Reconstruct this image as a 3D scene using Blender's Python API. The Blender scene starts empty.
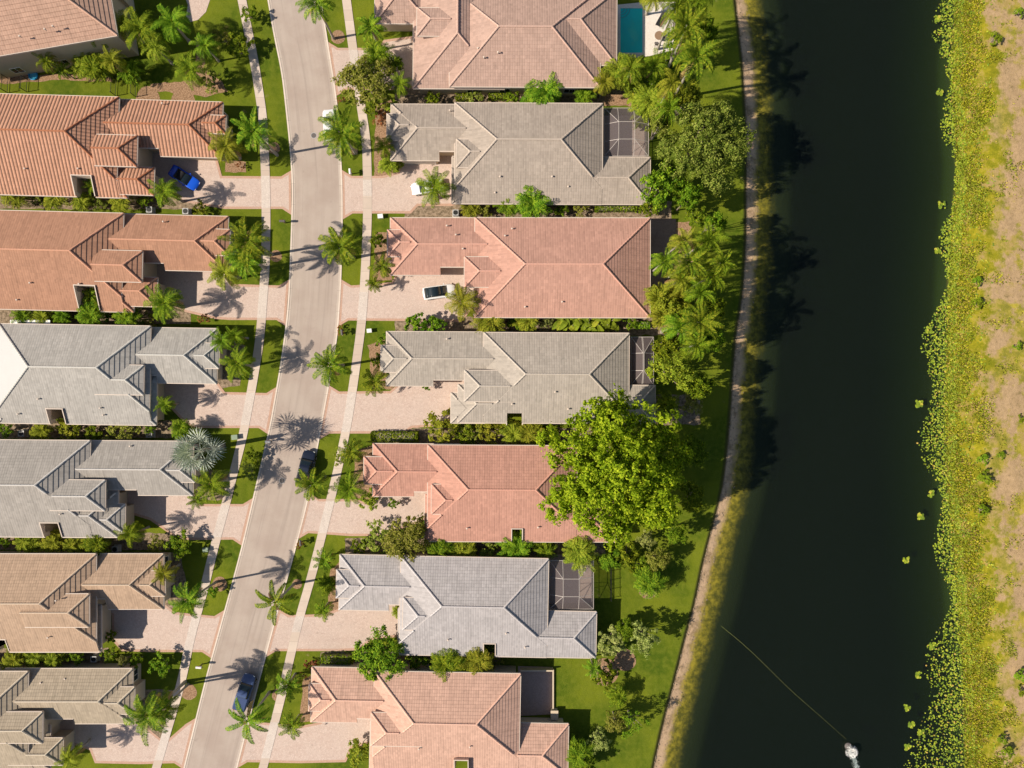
import bpy, bmesh, math, random
import numpy as np
from mathutils import Vector, Matrix, noise

# ------------------------------------------------------------------ camera, light
S = bpy.context.scene
H = 99.0; F = 693.0
cam = bpy.data.objects.new('camera', bpy.data.cameras.new('camera'))
S.collection.objects.link(cam); S.camera = cam
cam.location = (0, 0, H); cam.rotation_euler = (0, 0, 0)
cam.data.sensor_width = 36; cam.data.lens = F / 1024 * 36
cam.data.clip_start = 1; cam.data.clip_end = 3000
EL = math.radians(41); AZ = math.radians(10.3)          # light travels to the right and slightly up the picture
w = bpy.data.worlds.new('World'); S.world = w; w.use_nodes = True
nt = w.node_tree; sky = nt.nodes.new('ShaderNodeTexSky'); sky.sky_type = 'NISHITA'
sky.sun_disc = False; sky.sun_elevation = EL; sky.sun_rotation = math.radians(259.7)
bg = nt.nodes['Background']; bg.inputs[1].default_value = 0.068
nt.links.new(sky.outputs[0], bg.inputs[0])
sl = bpy.data.lights.new('sun', 'SUN'); sl.energy = 5.0; sl.angle = math.radians(0.6); sl.color = (1, .90, .755)
sun = bpy.data.objects.new('sun', sl); S.collection.objects.link(sun)
sun.rotation_euler = Vector((math.cos(AZ) * math.cos(EL), math.sin(AZ) * math.cos(EL), -math.sin(EL))).to_track_quat('-Z', 'Y').to_euler()
S.view_settings.view_transform = 'Standard'; S.view_settings.look = 'None'
S.view_settings.exposure = 0.42; S.view_settings.gamma = 1
S.cycles.transparent_max_bounces = 24

C = S.collection
R = random.Random(7)
PI = math.pi

# ------------------------------------------------------------------ helpers
def at(px, py, z=0.0):
    k = (H - z) / F
    return Vector(((px - 512) * k, (384 - py) * k, z))

def setp(o, label=None, cat=None, group=None, kind=None):
    if label: o['label'] = label
    if cat: o['category'] = cat
    if group: o['group'] = group
    if kind: o['kind'] = kind
    return o

def empty(name, loc=(0, 0, 0), rz=0.0, **k):
    o = bpy.data.objects.new(name, None); C.objects.link(o)
    o.location = loc; o.rotation_euler = (0, 0, rz); o.empty_display_size = .3
    return setp(o, **k)

class MB:
    def __init__(s): s.v = []; s.f = []; s.uv = []; s.mi = []; s.useuv = False
    def poly(s, pts, uv=None, m=0):
        n = len(s.v); s.v += [tuple(p) for p in pts]; s.f.append(tuple(range(n, n + len(pts))))
        if uv: s.useuv = True
        s.uv += uv if uv else [(0, 0)] * len(pts); s.mi.append(m)
    def box(s, a, b, m=0, M=None):
        x0, y0, z0 = a; x1, y1, z1 = b
        P = [(x0,y0,z0),(x1,y0,z0),(x1,y1,z0),(x0,y1,z0),(x0,y0,z1),(x1,y0,z1),(x1,y1,z1),(x0,y1,z1)]
        if M: P = [tuple(M @ Vector(p)) for p in P]
        for q in ((0,3,2,1),(4,5,6,7),(0,1,5,4),(1,2,6,5),(2,3,7,6),(3,0,4,7)): s.poly([P[i] for i in q], m=m)
    def prism(s, pts, z0, z1, m=0, bottom=False):
        n = len(pts)
        if sum(pts[i][0]*pts[(i+1)%n][1]-pts[(i+1)%n][0]*pts[i][1] for i in range(n)) < 0: pts = pts[::-1]
        s.poly([(p[0], p[1], z1) for p in pts], m=m)
        for i in range(n):
            p = pts[i]; q = pts[(i+1) % n]
            s.poly([(p[0],p[1],z0),(q[0],q[1],z0),(q[0],q[1],z1),(p[0],p[1],z1)], m=m)
    def tube(s, a, b, r0, r1=None, n=6, m=0, cap=True):
        r1 = r0 if r1 is None else r1
        a = Vector(a); b = Vector(b); d = (b - a).normalized()
        u = d.orthogonal().normalized(); v = d.cross(u)
        A = [a + (u*math.cos(t)+v*math.sin(t))*r0 for t in [2*PI*i/n for i in range(n)]]
        B = [b + (u*math.cos(t)+v*math.sin(t))*r1 for t in [2*PI*i/n for i in range(n)]]
        for i in range(n): s.poly([A[i], A[(i+1)%n], B[(i+1)%n], B[i]], m=m)
        if cap: s.poly(A[::-1], m=m); s.poly(B, m=m)
    def path(s, pts, rs, n=6):
        for i in range(len(pts)-1): s.tube(pts[i], pts[i+1], rs[i], rs[i+1], n)
    def rings(s, rings, cap=True, m=0):
        for k in range(len(rings)-1):
            A, B = rings[k], rings[k+1]; n = len(A)
            for i in range(n): s.poly([A[i], A[(i+1)%n], B[(i+1)%n], B[i]], m=m)
        if cap: s.poly(rings[0][::-1], m=m); s.poly(rings[-1], m=m)
    def build(s, name, mats, parent=None, smooth=False, weld=False):
        me = bpy.data.meshes.new(name); me.from_pydata(s.v, [], s.f)
        if not isinstance(mats, (list, tuple)): mats = [mats]
        for m in mats: me.materials.append(m)
        if len(mats) > 1: me.polygons.foreach_set('material_index', s.mi)
        if s.useuv:
            l = me.uv_layers.new(name='UVMap'); l.data.foreach_set('uv', np.array(s.uv, dtype=np.float32).ravel())
        if weld:
            bm = bmesh.new(); bm.from_mesh(me); bmesh.ops.remove_doubles(bm, verts=bm.verts, dist=1e-4)
            bmesh.ops.recalc_face_normals(bm, faces=bm.faces); bm.to_mesh(me); bm.free()
        if smooth: me.polygons.foreach_set('use_smooth', [True]*len(me.polygons))
        me.update()
        o = bpy.data.objects.new(name, me); C.objects.link(o)
        if parent: o.parent = parent
        return o

def npmesh(name, V, Fc, mat, parent=None):
    me = bpy.data.meshes.new(name)
    V = np.asarray(V, np.float32); Fc = np.asarray(Fc, np.int32); k = Fc.shape[1]
    me.vertices.add(len(V)); me.vertices.foreach_set('co', V.ravel())
    me.loops.add(Fc.size); me.loops.foreach_set('vertex_index', Fc.ravel())
    me.polygons.add(len(Fc)); me.polygons.foreach_set('loop_start', np.arange(0, Fc.size, k, dtype=np.int32))
    me.update(calc_edges=True); me.validate()
    me.materials.append(mat)
    o = bpy.data.objects.new(name, me); C.objects.link(o)
    if parent: o.parent = parent
    return o

def copy_tree(o, parent=None):
    c = o.copy(); C.objects.link(c)
    if parent: c.parent = parent
    for ch in list(o.children): copy_tree(ch, c)
    return c

# ------------------------------------------------------------------ material helpers
class N:
    def __init__(s, name, rough=.8, spec=.3):
        s.m = bpy.data.materials.new(name); s.m.use_nodes = True; s.t = s.m.node_tree
        s.b = s.t.nodes['Principled BSDF']; s.b.inputs['Roughness'].default_value = rough
        s.b.inputs['Specular IOR Level'].default_value = spec
        s.tc = s.t.nodes.new('ShaderNodeTexCoord'); s.geo = s.t.nodes.new('ShaderNodeNewGeometry')
    def n(s, ty, **k):
        n = s.t.nodes.new(ty)
        for a, v in k.items(): setattr(n, a, v)
        return n
    def l(s, a, b): s.t.links.new(a, b)
    def sock(s, x, inp):
        if isinstance(x, (int, float)): inp.default_value = x
        elif isinstance(x, (tuple, list)): inp.default_value = (*x, 1)[:4] if inp.type == 'RGBA' else x
        else: s.l(x, inp)
    def pos(s, obj=False): return s.tc.outputs['Object'] if obj else s.geo.outputs['Position']
    def map(s, v, sc):
        m = s.n('ShaderNodeMapping'); s.l(v, m.inputs[0]); m.inputs['Scale'].default_value = sc; return m.outputs[0]
    def noise(s, v, scale, detail=4, rough=.55):
        n = s.n('ShaderNodeTexNoise'); s.l(v, n.inputs['Vector']); n.inputs['Scale'].default_value = scale
        n.inputs['Detail'].default_value = detail; n.inputs['Roughness'].default_value = rough; return n.outputs['Fac']
    def ramp(s, x, stops):
        r = s.n('ShaderNodeValToRGB'); s.l(x, r.inputs[0]); e = r.color_ramp.elements
        while len(e) < len(stops): e.new(.5)
        for i, (p, c) in enumerate(stops):
            e[i].position = p; e[i].color = (*c, 1) if isinstance(c, (tuple, list)) else (c, c, c, 1)
        return r.outputs[0]
    def mix(s, f, a, b, mode='MIX'):
        n = s.n('ShaderNodeMix', data_type='RGBA', blend_type=mode)
        s.sock(f, n.inputs[0]); s.sock(a, n.inputs[6]); s.sock(b, n.inputs[7]); return n.outputs[2]
    def math(s, op, a, b=0.0, c=0.0):
        n = s.n('ShaderNodeMath', operation=op); s.sock(a, n.inputs[0]); s.sock(b, n.inputs[1]); s.sock(c, n.inputs[2]); return n.outputs[0]
    def smooth(s, x, a, b, o0=0.0, o1=1.0):
        n = s.n('ShaderNodeMapRange', interpolation_type='SMOOTHSTEP'); s.sock(x, n.inputs[0])
        n.inputs[1].default_value = a; n.inputs[2].default_value = b; n.inputs[3].default_value = o0; n.inputs[4].default_value = o1
        return n.outputs[0]
    def attr(s, name): n = s.n('ShaderNodeAttribute', attribute_name=name); return n.outputs['Fac']
    def col(s, c): s.sock(c, s.b.inputs['Base Color']); return s
    def bump(s, h, strength=.5, dist=.05):
        b = s.n('ShaderNodeBump'); b.inputs['Strength'].default_value = strength; b.inputs['Distance'].default_value = dist
        s.l(h, b.inputs['Height']); s.l(b.outputs[0], s.b.inputs['Normal']); return s

def sc(c, k): return tuple(min(1, x*k) for x in c)

def plain(name, c, rough=.7, spec=.3, var=.15, scale=3.0, metal=0):
    n = N(name, rough, spec); f = n.noise(n.pos(True), scale, 4)
    n.col(n.mix(f, sc(c, 1-var), sc(c, 1+var))); n.b.inputs['Metallic'].default_value = metal
    return n.m

MT = {}
def leafmat(name, dark, light, trans=.35, tip=None):
    n = N(name, .75, .08)
    rp = n.geo.outputs['Random Per Island']
    oi = n.n('ShaderNodeObjectInfo')
    big = n.noise(n.pos(), .9, 2)
    f = n.math('ADD', n.math('MULTIPLY', rp, .55), n.math('MULTIPLY', big, .5))
    st = [(.1, dark), (.75, light)]
    if tip: st = [(.1, dark), (.52, light), (.82, tip)]
    c = n.ramp(f, st)
    hs = n.n('ShaderNodeHueSaturation'); n.l(c, hs.inputs['Color'])
    n.l(n.math('ADD', n.math('MULTIPLY', oi.outputs['Random'], .045), .477), hs.inputs['Hue'])
    n.l(n.math('ADD', n.math('MULTIPLY', oi.outputs['Random'], .35), .85), hs.inputs['Value'])
    c = hs.outputs[0]; n.col(c)
    tr = n.n('ShaderNodeBsdfTranslucent'); n.l(n.mix(1.0, c, (1.0, 1.1, .5), 'MULTIPLY'), tr.inputs[0])
    ms = n.n('ShaderNodeMixShader'); ms.inputs[0].default_value = trans
    n.l(n.b.outputs[0], ms.inputs[1]); n.l(tr.outputs[0], ms.inputs[2])
    n.l(ms.outputs[0], n.t.nodes['Material Output'].inputs[0])
    MT[name] = n.m
leafmat('leaf_palm', (.025,.075,.006), (.12,.21,.010), .3, (.36,.40,.03))
leafmat('leaf_yellow', (.09,.13,.012), (.26,.30,.022), .35, (.42,.40,.04))
leafmat('leaf_feather', (.05,.10,.012), (.17,.23,.03), .3, (.34,.38,.08))
leafmat('leaf_mid', (.035,.09,.006), (.15,.24,.012), .35, (.33,.39,.025))
leafmat('leaf_bright', (.07,.16,.008), (.26,.41,.014), .42, (.50,.62,.035))
leafmat('leaf_olive', (.07,.11,.012), (.24,.27,.03), .3, (.38,.36,.09))
leafmat('leaf_pale', (.11,.15,.025), (.29,.33,.08), .3, (.42,.42,.14))
leafmat('leaf_silver', (.20,.25,.19), (.52,.55,.47), .12)
leafmat('leaf_red', (.15,.05,.03), (.34,.14,.05), .3, (.5,.3,.1))
leafmat('leaf_dry', (.22,.13,.05), (.40,.27,.12), .2)
MT['trunk'] = plain('trunk_bark', (.27,.22,.17), .9, .1, .3, 4)
MT['trunk_pale'] = plain('palm_trunk_grey', (.36,.32,.27), .9, .1, .25, 5)

# ground sheet ---------------------------------------------------------------
n = N('ground', .95, .1)
p = n.pos(); d = n.attr('west'); e = n.attr('east')
n1 = n.noise(p, .12, 5); n2 = n.noise(p, 1.3, 5, .65); n3 = n.noise(p, 9, 3)
g = n.mix(n.smooth(n1, .35, .68), (.060,.100,.005), (.165,.190,.011))
g = n.mix(n.smooth(n2, .35, .7, 0, .6), g, (.16,.185,.018))
g = n.mix(n.smooth(n3, .3, .75, 0, .35), g, (.035,.062,.006))
dirt = n.mix(n3, (.24,.17,.09), (.34,.25,.14))
g = n.mix(n.smooth(n.noise(p, .35, 6, .6), .66, .74, 0, .45), g, dirt)
dn = n.math('ADD', d, n.math('ADD', n.math('MULTIPLY', n.math('SUBTRACT', n2, .5), 1.3), n.math('MULTIPLY', n.math('SUBTRACT', n.noise(p, .3, 3), .5), 1.8)))
rim = n.math('MULTIPLY', n.smooth(d, -.45, -.1), n.smooth(d, .15, .5, 1, 0))
sand = n.mix(n2, (.42,.28,.17), (.68,.48,.31))
sand = n.mix(n.smooth(n3, .45, .8, 0, .6), sand, (.22,.15,.09))
sand = n.mix(n.smooth(n.noise(p, .55, 6, .75), .46, .66, 0, .8), sand, (.20,.14,.075))
c = n.mix(n.smooth(n.math('ADD', d, n.math('MULTIPLY', n.math('SUBTRACT', n2, .5), .5)), 0, .35), g, sand)
c = n.mix(n.math('MULTIPLY', rim, .75), c, (.05,.04,.015))
alg = n.mix(n.smooth(n.noise(p, 1.1, 6, .7), .35, .7), (.11,.10,.010), (.42,.33,.03))
c = n.mix(n.smooth(dn, 1.0, 2.4), c, alg)
c = n.mix(n.smooth(dn, 2.3, 4.9), c, (.018,.024,.008))
# far bank
en = n.math('ADD', e, n.math('MULTIPLY', n.math('SUBTRACT', n.noise(p, .2, 7, .68), .5), 15))
gy = n.mix(n.smooth(n.noise(p, .8, 6, .7), .35, .68), (.17,.17,.010), (.38,.32,.018))
gy = n.mix(n.smooth(n.noise(p, 3.5, 4, .7), .5, .75, 0, .6), gy, (.15,.19,.012))
gy = n.mix(n.smooth(n.noise(p, .4, 7, .75), .48, .62, 0, .85), gy, (.33,.23,.085))
es = n.mix(n.noise(n.map(p, (1, 1, 1)), 1.6, 6, .75), (.20,.13,.06), (.56,.39,.225))
es = n.mix(n.smooth(n3, .5, .75, 0, .6), es, (.30,.22,.13))
es = n.mix(n.smooth(n.noise(p, .45, 7, .75), .52, .68, 0, .8), es, (.27,.20,.07))
es = n.mix(n.smooth(n.noise(p, .9, 7, .8), .56, .7, 0, .8), es, (.13,.09,.05))
es = n.mix(n.smooth(n.noise(p, 3.0, 6, .8), .52, .68, 0, .6), es, (.17,.12,.065))
fb = n.mix(n.smooth(en, 4.2, 6.4), gy, es)
pat = n.math('MULTIPLY', n.smooth(n.noise(p, .17, 7, .72), .47, .55), n.smooth(e, 3, 7))
fb = n.mix(n.math('MULTIPLY', pat, .85), fb, gy)
fb = n.mix(n.smooth(n.noise(p, .7, 6, .75), .6, .75, 0, .6), fb, (.17,.12,.06))
fb = n.mix(n.smooth(e, -.8, .2, 1, 0), fb, (.03,.045,.012))
c = n.mix(n.smooth(e, -2.5, -1.5), c, fb)
n.col(c); n.bump(n.math('ADD', n2, n.math('MULTIPLY', n3, .5)), .7, .12); MT['ground'] = n.m

# water
n = N('lake_water'); t = n.t; out = t.nodes['Material Output']
fr = n.n('ShaderNodeFresnel'); n.l(n.math('ADD', n.math('MULTIPLY', n.geo.outputs['Backfacing'], 1/1.33-1.33), 1.33), fr.inputs[0])
gl = n.n('ShaderNodeBsdfGlossy'); gl.inputs['Roughness'].default_value = .12
bp = n.n('ShaderNodeBump'); bp.inputs['Strength'].default_value = .25; bp.inputs['Distance'].default_value = .04
n.l(n.noise(n.pos(), 2.2, 4), bp.inputs['Height']); n.l(bp.outputs[0], gl.inputs['Normal'])
tp = n.n('ShaderNodeBsdfTransparent'); ms = n.n('ShaderNodeMixShader')
n.l(fr.outputs[0], ms.inputs[0]); n.l(tp.outputs[0], ms.inputs[1]); n.l(gl.outputs[0], ms.inputs[2]); n.l(ms.outputs[0], out.inputs[0])
df = n.n('ShaderNodeBsdfDiffuse'); n.l(n.mix(n.noise(n.pos(), .06, 4), (.045,.066,.050), (.058,.080,.060)), df.inputs[0])
m2 = n.n('ShaderNodeMixShader'); m2.inputs[0].default_value = .10; n.l(ms.outputs[0], m2.inputs[1]); n.l(df.outputs[0], m2.inputs[2])
n.l(m2.outputs[0], out.inputs[0])
va = n.n('ShaderNodeVolumeAbsorption'); va.inputs[0].default_value = (.70, .78, .50, 1); va.inputs[1].default_value = 1.35
n.l(va.outputs[0], out.inputs['Volume']); MT['water'] = n.m

# road: uv = (metres across, metres along)
n = N('asphalt', .9, .2); uv = n.tc.outputs['UV']; p = n.pos()
st = n.noise(n.map(uv, (1.3, .03, 1)), 1.0, 3); bl = n.noise(p, .25, 5); fi = n.noise(p, 14, 2); cr = n.noise(n.map(uv, (.9, .012, 1)), 3.2, 2)
c = n.mix(st, (.36,.295,.25), (.47,.39,.335)); c = n.mix(n.smooth(bl, .35, .7, 0, .6), c, (.33,.255,.215))
c = n.mix(n.smooth(n.noise(p, .9, 7, .75), .58, .74, 0, .4), c, (.22,.18,.155)); c = n.mix(n.smooth(n.noise(n.map(uv, (1.6, .05, 1)), .7, 5), .56, .7, 0, .35), c, (.27,.22,.19)); c = n.mix(n.smooth(fi, .55, .85, 0, .35), c, (.2,.165,.15)); c = n.mix(n.smooth(cr, .62, .66, 0, .22), c, (.24,.2,.18))
n.col(c); n.bump(fi, .3, .02); MT['asphalt'] = n.m

def slabmat(name, a, b, ln):
    n = N(name, .9, .15); uv = n.tc.outputs['UV']; p = n.pos()
    bk = n.n('ShaderNodeTexBrick'); n.l(n.map(uv, (1, 1, 1)), bk.inputs[0]); bk.offset = 0
    bk.inputs['Color1'].default_value = (*a, 1); bk.inputs['Color2'].default_value = (*b, 1)
    bk.inputs['Mortar'].default_value = (*sc(a, .55), 1); bk.inputs['Scale'].default_value = 1
    bk.inputs['Brick Width'].default_value = 1.6; bk.inputs['Row Height'].default_value = ln
    bk.inputs['Mortar Size'].default_value = .018; bk.inputs['Mortar Smooth'].default_value = 0
    c = n.mix(n.smooth(n.noise(p, 1.1, 5), .35, .75, 0, .4), bk.outputs[0], sc(a, .75))
    n.col(c); MT[name] = n.m
slabmat('sidewalk', (.60,.50,.42), (.50,.40,.33), 1.5)
slabmat('kerb', (.70,.60,.51), (.62,.52,.44), 3.0)
slabmat('gutter', (.50,.42,.36), (.45,.375,.32), 3.0)

def pavermat(name, a, b, k=1.0):
    n = N(name, .88, .2); p = n.pos()
    v = n.n('ShaderNodeTexVoronoi'); n.l(n.map(p, (1, 1, .01)), v.inputs[0]); v.inputs['Scale'].default_value = 4.2
    wn = n.n('ShaderNodeTexWhiteNoise'); n.l(v.outputs['Position'], wn.inputs[0])
    c = n.mix(n.math('MULTIPLY_ADD', wn.outputs[0], .6, .2), a, b)
    c = n.mix(n.smooth(n.noise(p, .35, 5), .3, .7, 0, .55), c, sc(b, .92))
    c = n.mix(n.smooth(n.noise(p, .18, 4), .5, .75, 0, .35), c, (.42,.34,.30)); c = n.mix(n.smooth(n.noise(p, .8, 7, .75), .58, .74, 0, .4), c, sc(a, .6))
    v2 = n.n('ShaderNodeTexVoronoi', feature='DISTANCE_TO_EDGE'); n.l(n.map(p, (1, 1, .01)), v2.inputs[0]); v2.inputs['Scale'].default_value = 4.2
    c = n.mix(n.smooth(v2.outputs[0], 0, .07, .4, 0), c, sc(a, .5))
    n.col(c); MT[name] = n.m
pavermat('paver', (.47,.345,.29), (.60,.48,.415))
pavermat('paver_edge', (.44,.27,.19), (.53,.34,.26))
pavermat('paver_grey', (.52,.44,.39), (.64,.56,.5))
pavermat('paver_pink', (.33,.235,.20), (.45,.33,.28))
pavermat('paver_brown', (.22,.15,.115), (.34,.24,.19))
pavermat('deck_white', (.62,.55,.48), (.72,.66,.6))

n = N('mulch', .95, .1); p = n.pos()
n.col(n.mix(n.smooth(n.noise(p, 6, 5, .7), .3, .7), (.15,.085,.045), (.42,.27,.17))); n.bump(n.noise(p, 8, 3), .6, .08); MT['mulch'] = n.m
n = N('soil', .95, .1); p = n.pos()
n.col(n.mix(n.smooth(n.noise(p, 2.5, 6, .7), .3, .7), (.10,.075,.045), (.36,.27,.19))); MT['soil'] = n.m
n = N('clipped_lawn', .95, .1); p = n.pos()
n.col(n.mix(n.noise(p, 1.2, 5, .7), (.055,.10,.006), (.12,.17,.009))); n.bump(n.noise(p, 9, 3), .6, .08); MT['lawn'] = n.m
MT['stucco'] = plain('stucco_cream', (.56,.46,.34), .9, .1, .08, 1.2)
MT['fascia'] = plain('fascia_paint', (.60,.50,.42), .6, .3, .05, 2)
MT['gdoor'] = plain('garage_door_paint', (.66,.60,.52), .5, .3, .04, 2)
MT['glass'] = plain('window_glass', (.03,.04,.05), .08, .6, .1, 1)
MT['wframe'] = plain('window_frame_white', (.75,.72,.68), .5, .3, .03, 2)
MT['black'] = plain('black_metal', (.02,.02,.02), .5, .4, .2, 4)
MT['cagew'] = plain('cage_aluminium', (.50,.45,.41), .5, .4, .05, 4)
MT['white'] = plain('white_paint', (.78,.77,.75), .4, .4, .04, 4)
MT['lit_hip'] = plain('lit_hip_white', (.45,.447,.44), .7, .2, .05, .8)  # sun brightness of the west hip put into a white colour
MT['metal'] = plain('metal_grey', (.42,.42,.42), .45, .5, .15, 6)
MT['darkmetal'] = plain('cast_iron', (.12,.105,.10), .7, .3, .3, 8)
MT['wood'] = plain('wood_post', (.25,.16,.10), .8, .2, .3, 8)

def roofmat(name, c, barrel=0.0, blotch=.12, spot=.0):
    n = N(name, .85, .15); uv = n.tc.outputs['UV']; p = n.pos()
    sx = n.n('ShaderNodeSeparateXYZ'); n.l(uv, sx.inputs[0])
    cell = n.n('ShaderNodeCombineXYZ')
    n.l(n.math('FLOOR', n.math('MULTIPLY', sx.outputs[0], 3.0)), cell.inputs[0]); n.l(n.math('FLOOR', n.math('MULTIPLY', sx.outputs[1], 2.5)), cell.inputs[1])
    wn = n.n('ShaderNodeTexWhiteNoise'); n.l(cell.outputs[0], wn.inputs[0])
    col = n.mix(wn.outputs[0], sc(c, .88), sc(c, 1.10))
    col = n.mix(n.smooth(n.noise(p, .45, 5, .6), .3, .7, 0, .5), col, sc(c, 1-blotch*1.6))
    streak = n.noise(n.map(uv, (2.2, .22, 1)), 1.0, 4)
    col = n.mix(n.smooth(streak, .48, .72, 0, .5), col, sc((c[0]*.9, c[1]*.9, c[2]*.9), .68))
    col = n.mix(n.smooth(n.noise(p, 1.1, 6, .75), .56, .72, 0, .45), col, sc((c[0]*.8, c[1]*.85, c[2]*.85), .62)); fine = n.noise(p, 7, 3, .7); col = n.mix(n.smooth(fine, .56, .75, 0, .35), col, sc(c, .55))
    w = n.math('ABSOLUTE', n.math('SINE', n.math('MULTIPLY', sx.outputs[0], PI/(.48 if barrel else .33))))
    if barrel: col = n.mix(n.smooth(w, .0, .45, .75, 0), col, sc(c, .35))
    n.col(col); n.bump(w, 1.0 if barrel else .35, .09 if barrel else .03); return n.m
# ------------------------------------------------------------------ ground, lake, street
def curve(pts, ext=True):
    ys = np.array([p[1] for p in pts], float); xs = np.array([p[0] for p in pts], float)
    yy = np.arange(-900, 1700, 4.0)
    s0 = (xs[1]-xs[0])/(ys[1]-ys[0]); s1 = (xs[-1]-xs[-2])/(ys[-1]-ys[-2])
    xx = np.interp(yy, ys, xs)
    xx = np.where(yy < ys[0], xs[0]+s0*(yy-ys[0]), xx); xx = np.where(yy > ys[-1], xs[-1]+s1*(yy-ys[-1]), xx)
    k = np.ones(9)/9; xp = np.pad(xx, 4, mode='edge'); xx = np.convolve(xp, k, 'valid')
    return lambda y: np.interp(y, yy, xx)
shoreW_px = curve([(734.7,0),(741.5,59),(744,101),(746,141),(745.5,190),(745.5,240),(744,262),(741.5,300),(735,333),(732,376),(730,408),(726.5,451),(721,492),(711,530),(702,563),(695,600),(685,636),(673.5,682),(661,729),(653,766)])
shoreE_px = curve([(962,0),(958,60),(960,110),(964,170),(958,230),(955,290),(953,340),(952,400),(952,450),(955,500),(960,560),(966,620),(970,690),(972,768)])
def sW(y): return (shoreW_px(384-y*7)-512)/7
def sE(y): return (shoreE_px(384-y*7)-512)/7
WL = -.7
def build_ground():
    ys = np.concatenate([np.linspace(-700, -64, 14), np.arange(-62, 62.1, .7), np.linspace(64, 700, 14)])
    dl = np.concatenate([[-700, -300, -150], np.linspace(-100, -4, 26), [-2, -1, -.4, -.15, 0, .2, .4, .8, 1.2, 1.6, 2, 2.5, 3, 4, 5, 6.5, 8, 10]])
    el = np.concatenate([[-9, -7, -5.5, -4, -3, -2, -1.4, -.9, -.4, 0], np.arange(.5, 14, .5), [18, 25, 40, 80, 200, 700]])
    V = []; W = []; E = []
    for y in ys:
        yc = max(-90, min(90, y)); a = float(sW(yc)); b = float(sE(yc))
        for d in dl:
            if d <= -.15: z = 0
            elif d <= .2: z = -.3*(d+.15)/.35
            elif d <= 2: z = -.3 - .42*(d-.2)/1.8 + .06*noise.noise(Vector((d, y*.5, 1)))
            elif d <= 6.5: z = -.72 - .55*(d-2)/4.5
            else: z = -1.27 - (d-6.5)*.75
            V.append((a+d, y, z)); W.append(d); E.append(-30)
        for e in el:
            if e < 0: z = WL - .02 + e*.42
            else: z = WL + .5*(1-math.exp(-e/3)) + .12*noise.noise(Vector((e*.4, y*.3, 3))) + .05
            if e == 0: z = WL+.005
            V.append((b+e, y, z)); W.append(20); E.append(e)
    nc = len(dl)+len(el); Fc = []
    for j in range(len(ys)-1):
        for i in range(nc-1): q = j*nc+i; Fc.append((q, q+1, q+nc+1, q+nc))
    o = npmesh('ground', V, Fc, MT['ground'])
    for nm, A in (('west', W), ('east', E)):
        at_ = o.data.attributes.new(nm, 'FLOAT', 'POINT'); at_.data.foreach_set('value', np.array(A, np.float32))
    o.data.polygons.foreach_set('use_smooth', [True]*len(o.data.polygons))
    setp(o, kind='structure')
build_ground()
m = MB(); m.box((17, -700, -60), (90, 700, WL)); setp(m.build('lake_water', MT['water']), kind='structure')

def strip(name, fl, fr, z0, z1, mat, y0=-500, y1=1300, step=5, obj=True, mb=None):
    m = mb or MB(); ys = np.arange(y0, y1+.1, step); v = 0; prev = None
    for y in ys:
        a = at(float(fl(y)), y, z1); b = at(float(fr(y)), y, z1); k = H/(H-z1); a.x *= k; a.y *= k; b.x *= k; b.y *= k
        wd = (b-a).length
        if prev:
            pa, pb, pv, pw = prev; v = pv + (a-pa).length
            m.poly([a, b, pb, pa], uv=[(0, v), (wd, v), (pw, pv), (0, pv)])
            for q, r in ((pa, a), (b, pb)):
                q2 = q.copy(); r2 = r.copy(); q2.z = z0; r2.z = z0; m.poly([q2, r2, r, q], uv=[(0, v)]*4)
        prev = (a, b, v, wd)
    if obj: return setp(m.build(name, mat), kind='structure')
rl = curve([(269,0),(276,40),(283,72),(288,117),(291.5,150),(293.5,185),(293,216),(290.5,285),(288,320),(282,364),(270,432),(262,465),(243,547),(232,588),(206,682),(185,768)])
rr = curve([(320,0),(326.6,42),(335,94),(338.5,131),(341,180),(341.5,216),(340,282),(336.5,335),(328,385),(316,450),(306.7,502),(290,565.5),(275,618),(255,693),(236,768)])
strip('road', lambda y: rl(y)+1, lambda y: rr(y)-1, -.1, .02, MT['asphalt'])
strip('gutter', lambda y: rl(y)-.2, lambda y: rl(y)+2.2, -.1, .032, MT['gutter'])
strip('gutter', lambda y: rr(y)-2.2, lambda y: rr(y)+.2, -.1, .032, MT['gutter'])
strip('kerb', lambda y: rl(y)-1.5, lambda y: rl(y)+.1, -.1, .07, MT['kerb'])
strip('kerb', lambda y: rr(y)-.1, lambda y: rr(y)+1.5, -.1, .07, MT['kerb'])
swl = curve([(242,0),(255,65),(263,117),(265.5,173),(266.3,214),(265.7,263),(263,300),(260,340),(251.6,390),(242,441),(234,471),(226,504),(215.6,542),(205,586),(191,636),(181.6,682),(159,759)])
swr = curve([(346.5,0),(352,42),(360,100),(366.5,140),(367.5,180),(367.6,218),(365,277),(361.5,325),(353.6,383),(347.7,422),(339.5,462),(327.8,511.6),(312.6,572.5),(298.5,621),(281,698),(263,768)])
strip('sidewalk', lambda y: swl(y)-4.4, lambda y: swl(y)+4.4, -.1, .062, MT['sidewalk'])
strip('sidewalk', lambda y: swr(y)-4.4, lambda y: swr(y)+4.4, -.1, .062, MT['sidewalk'])

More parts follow.
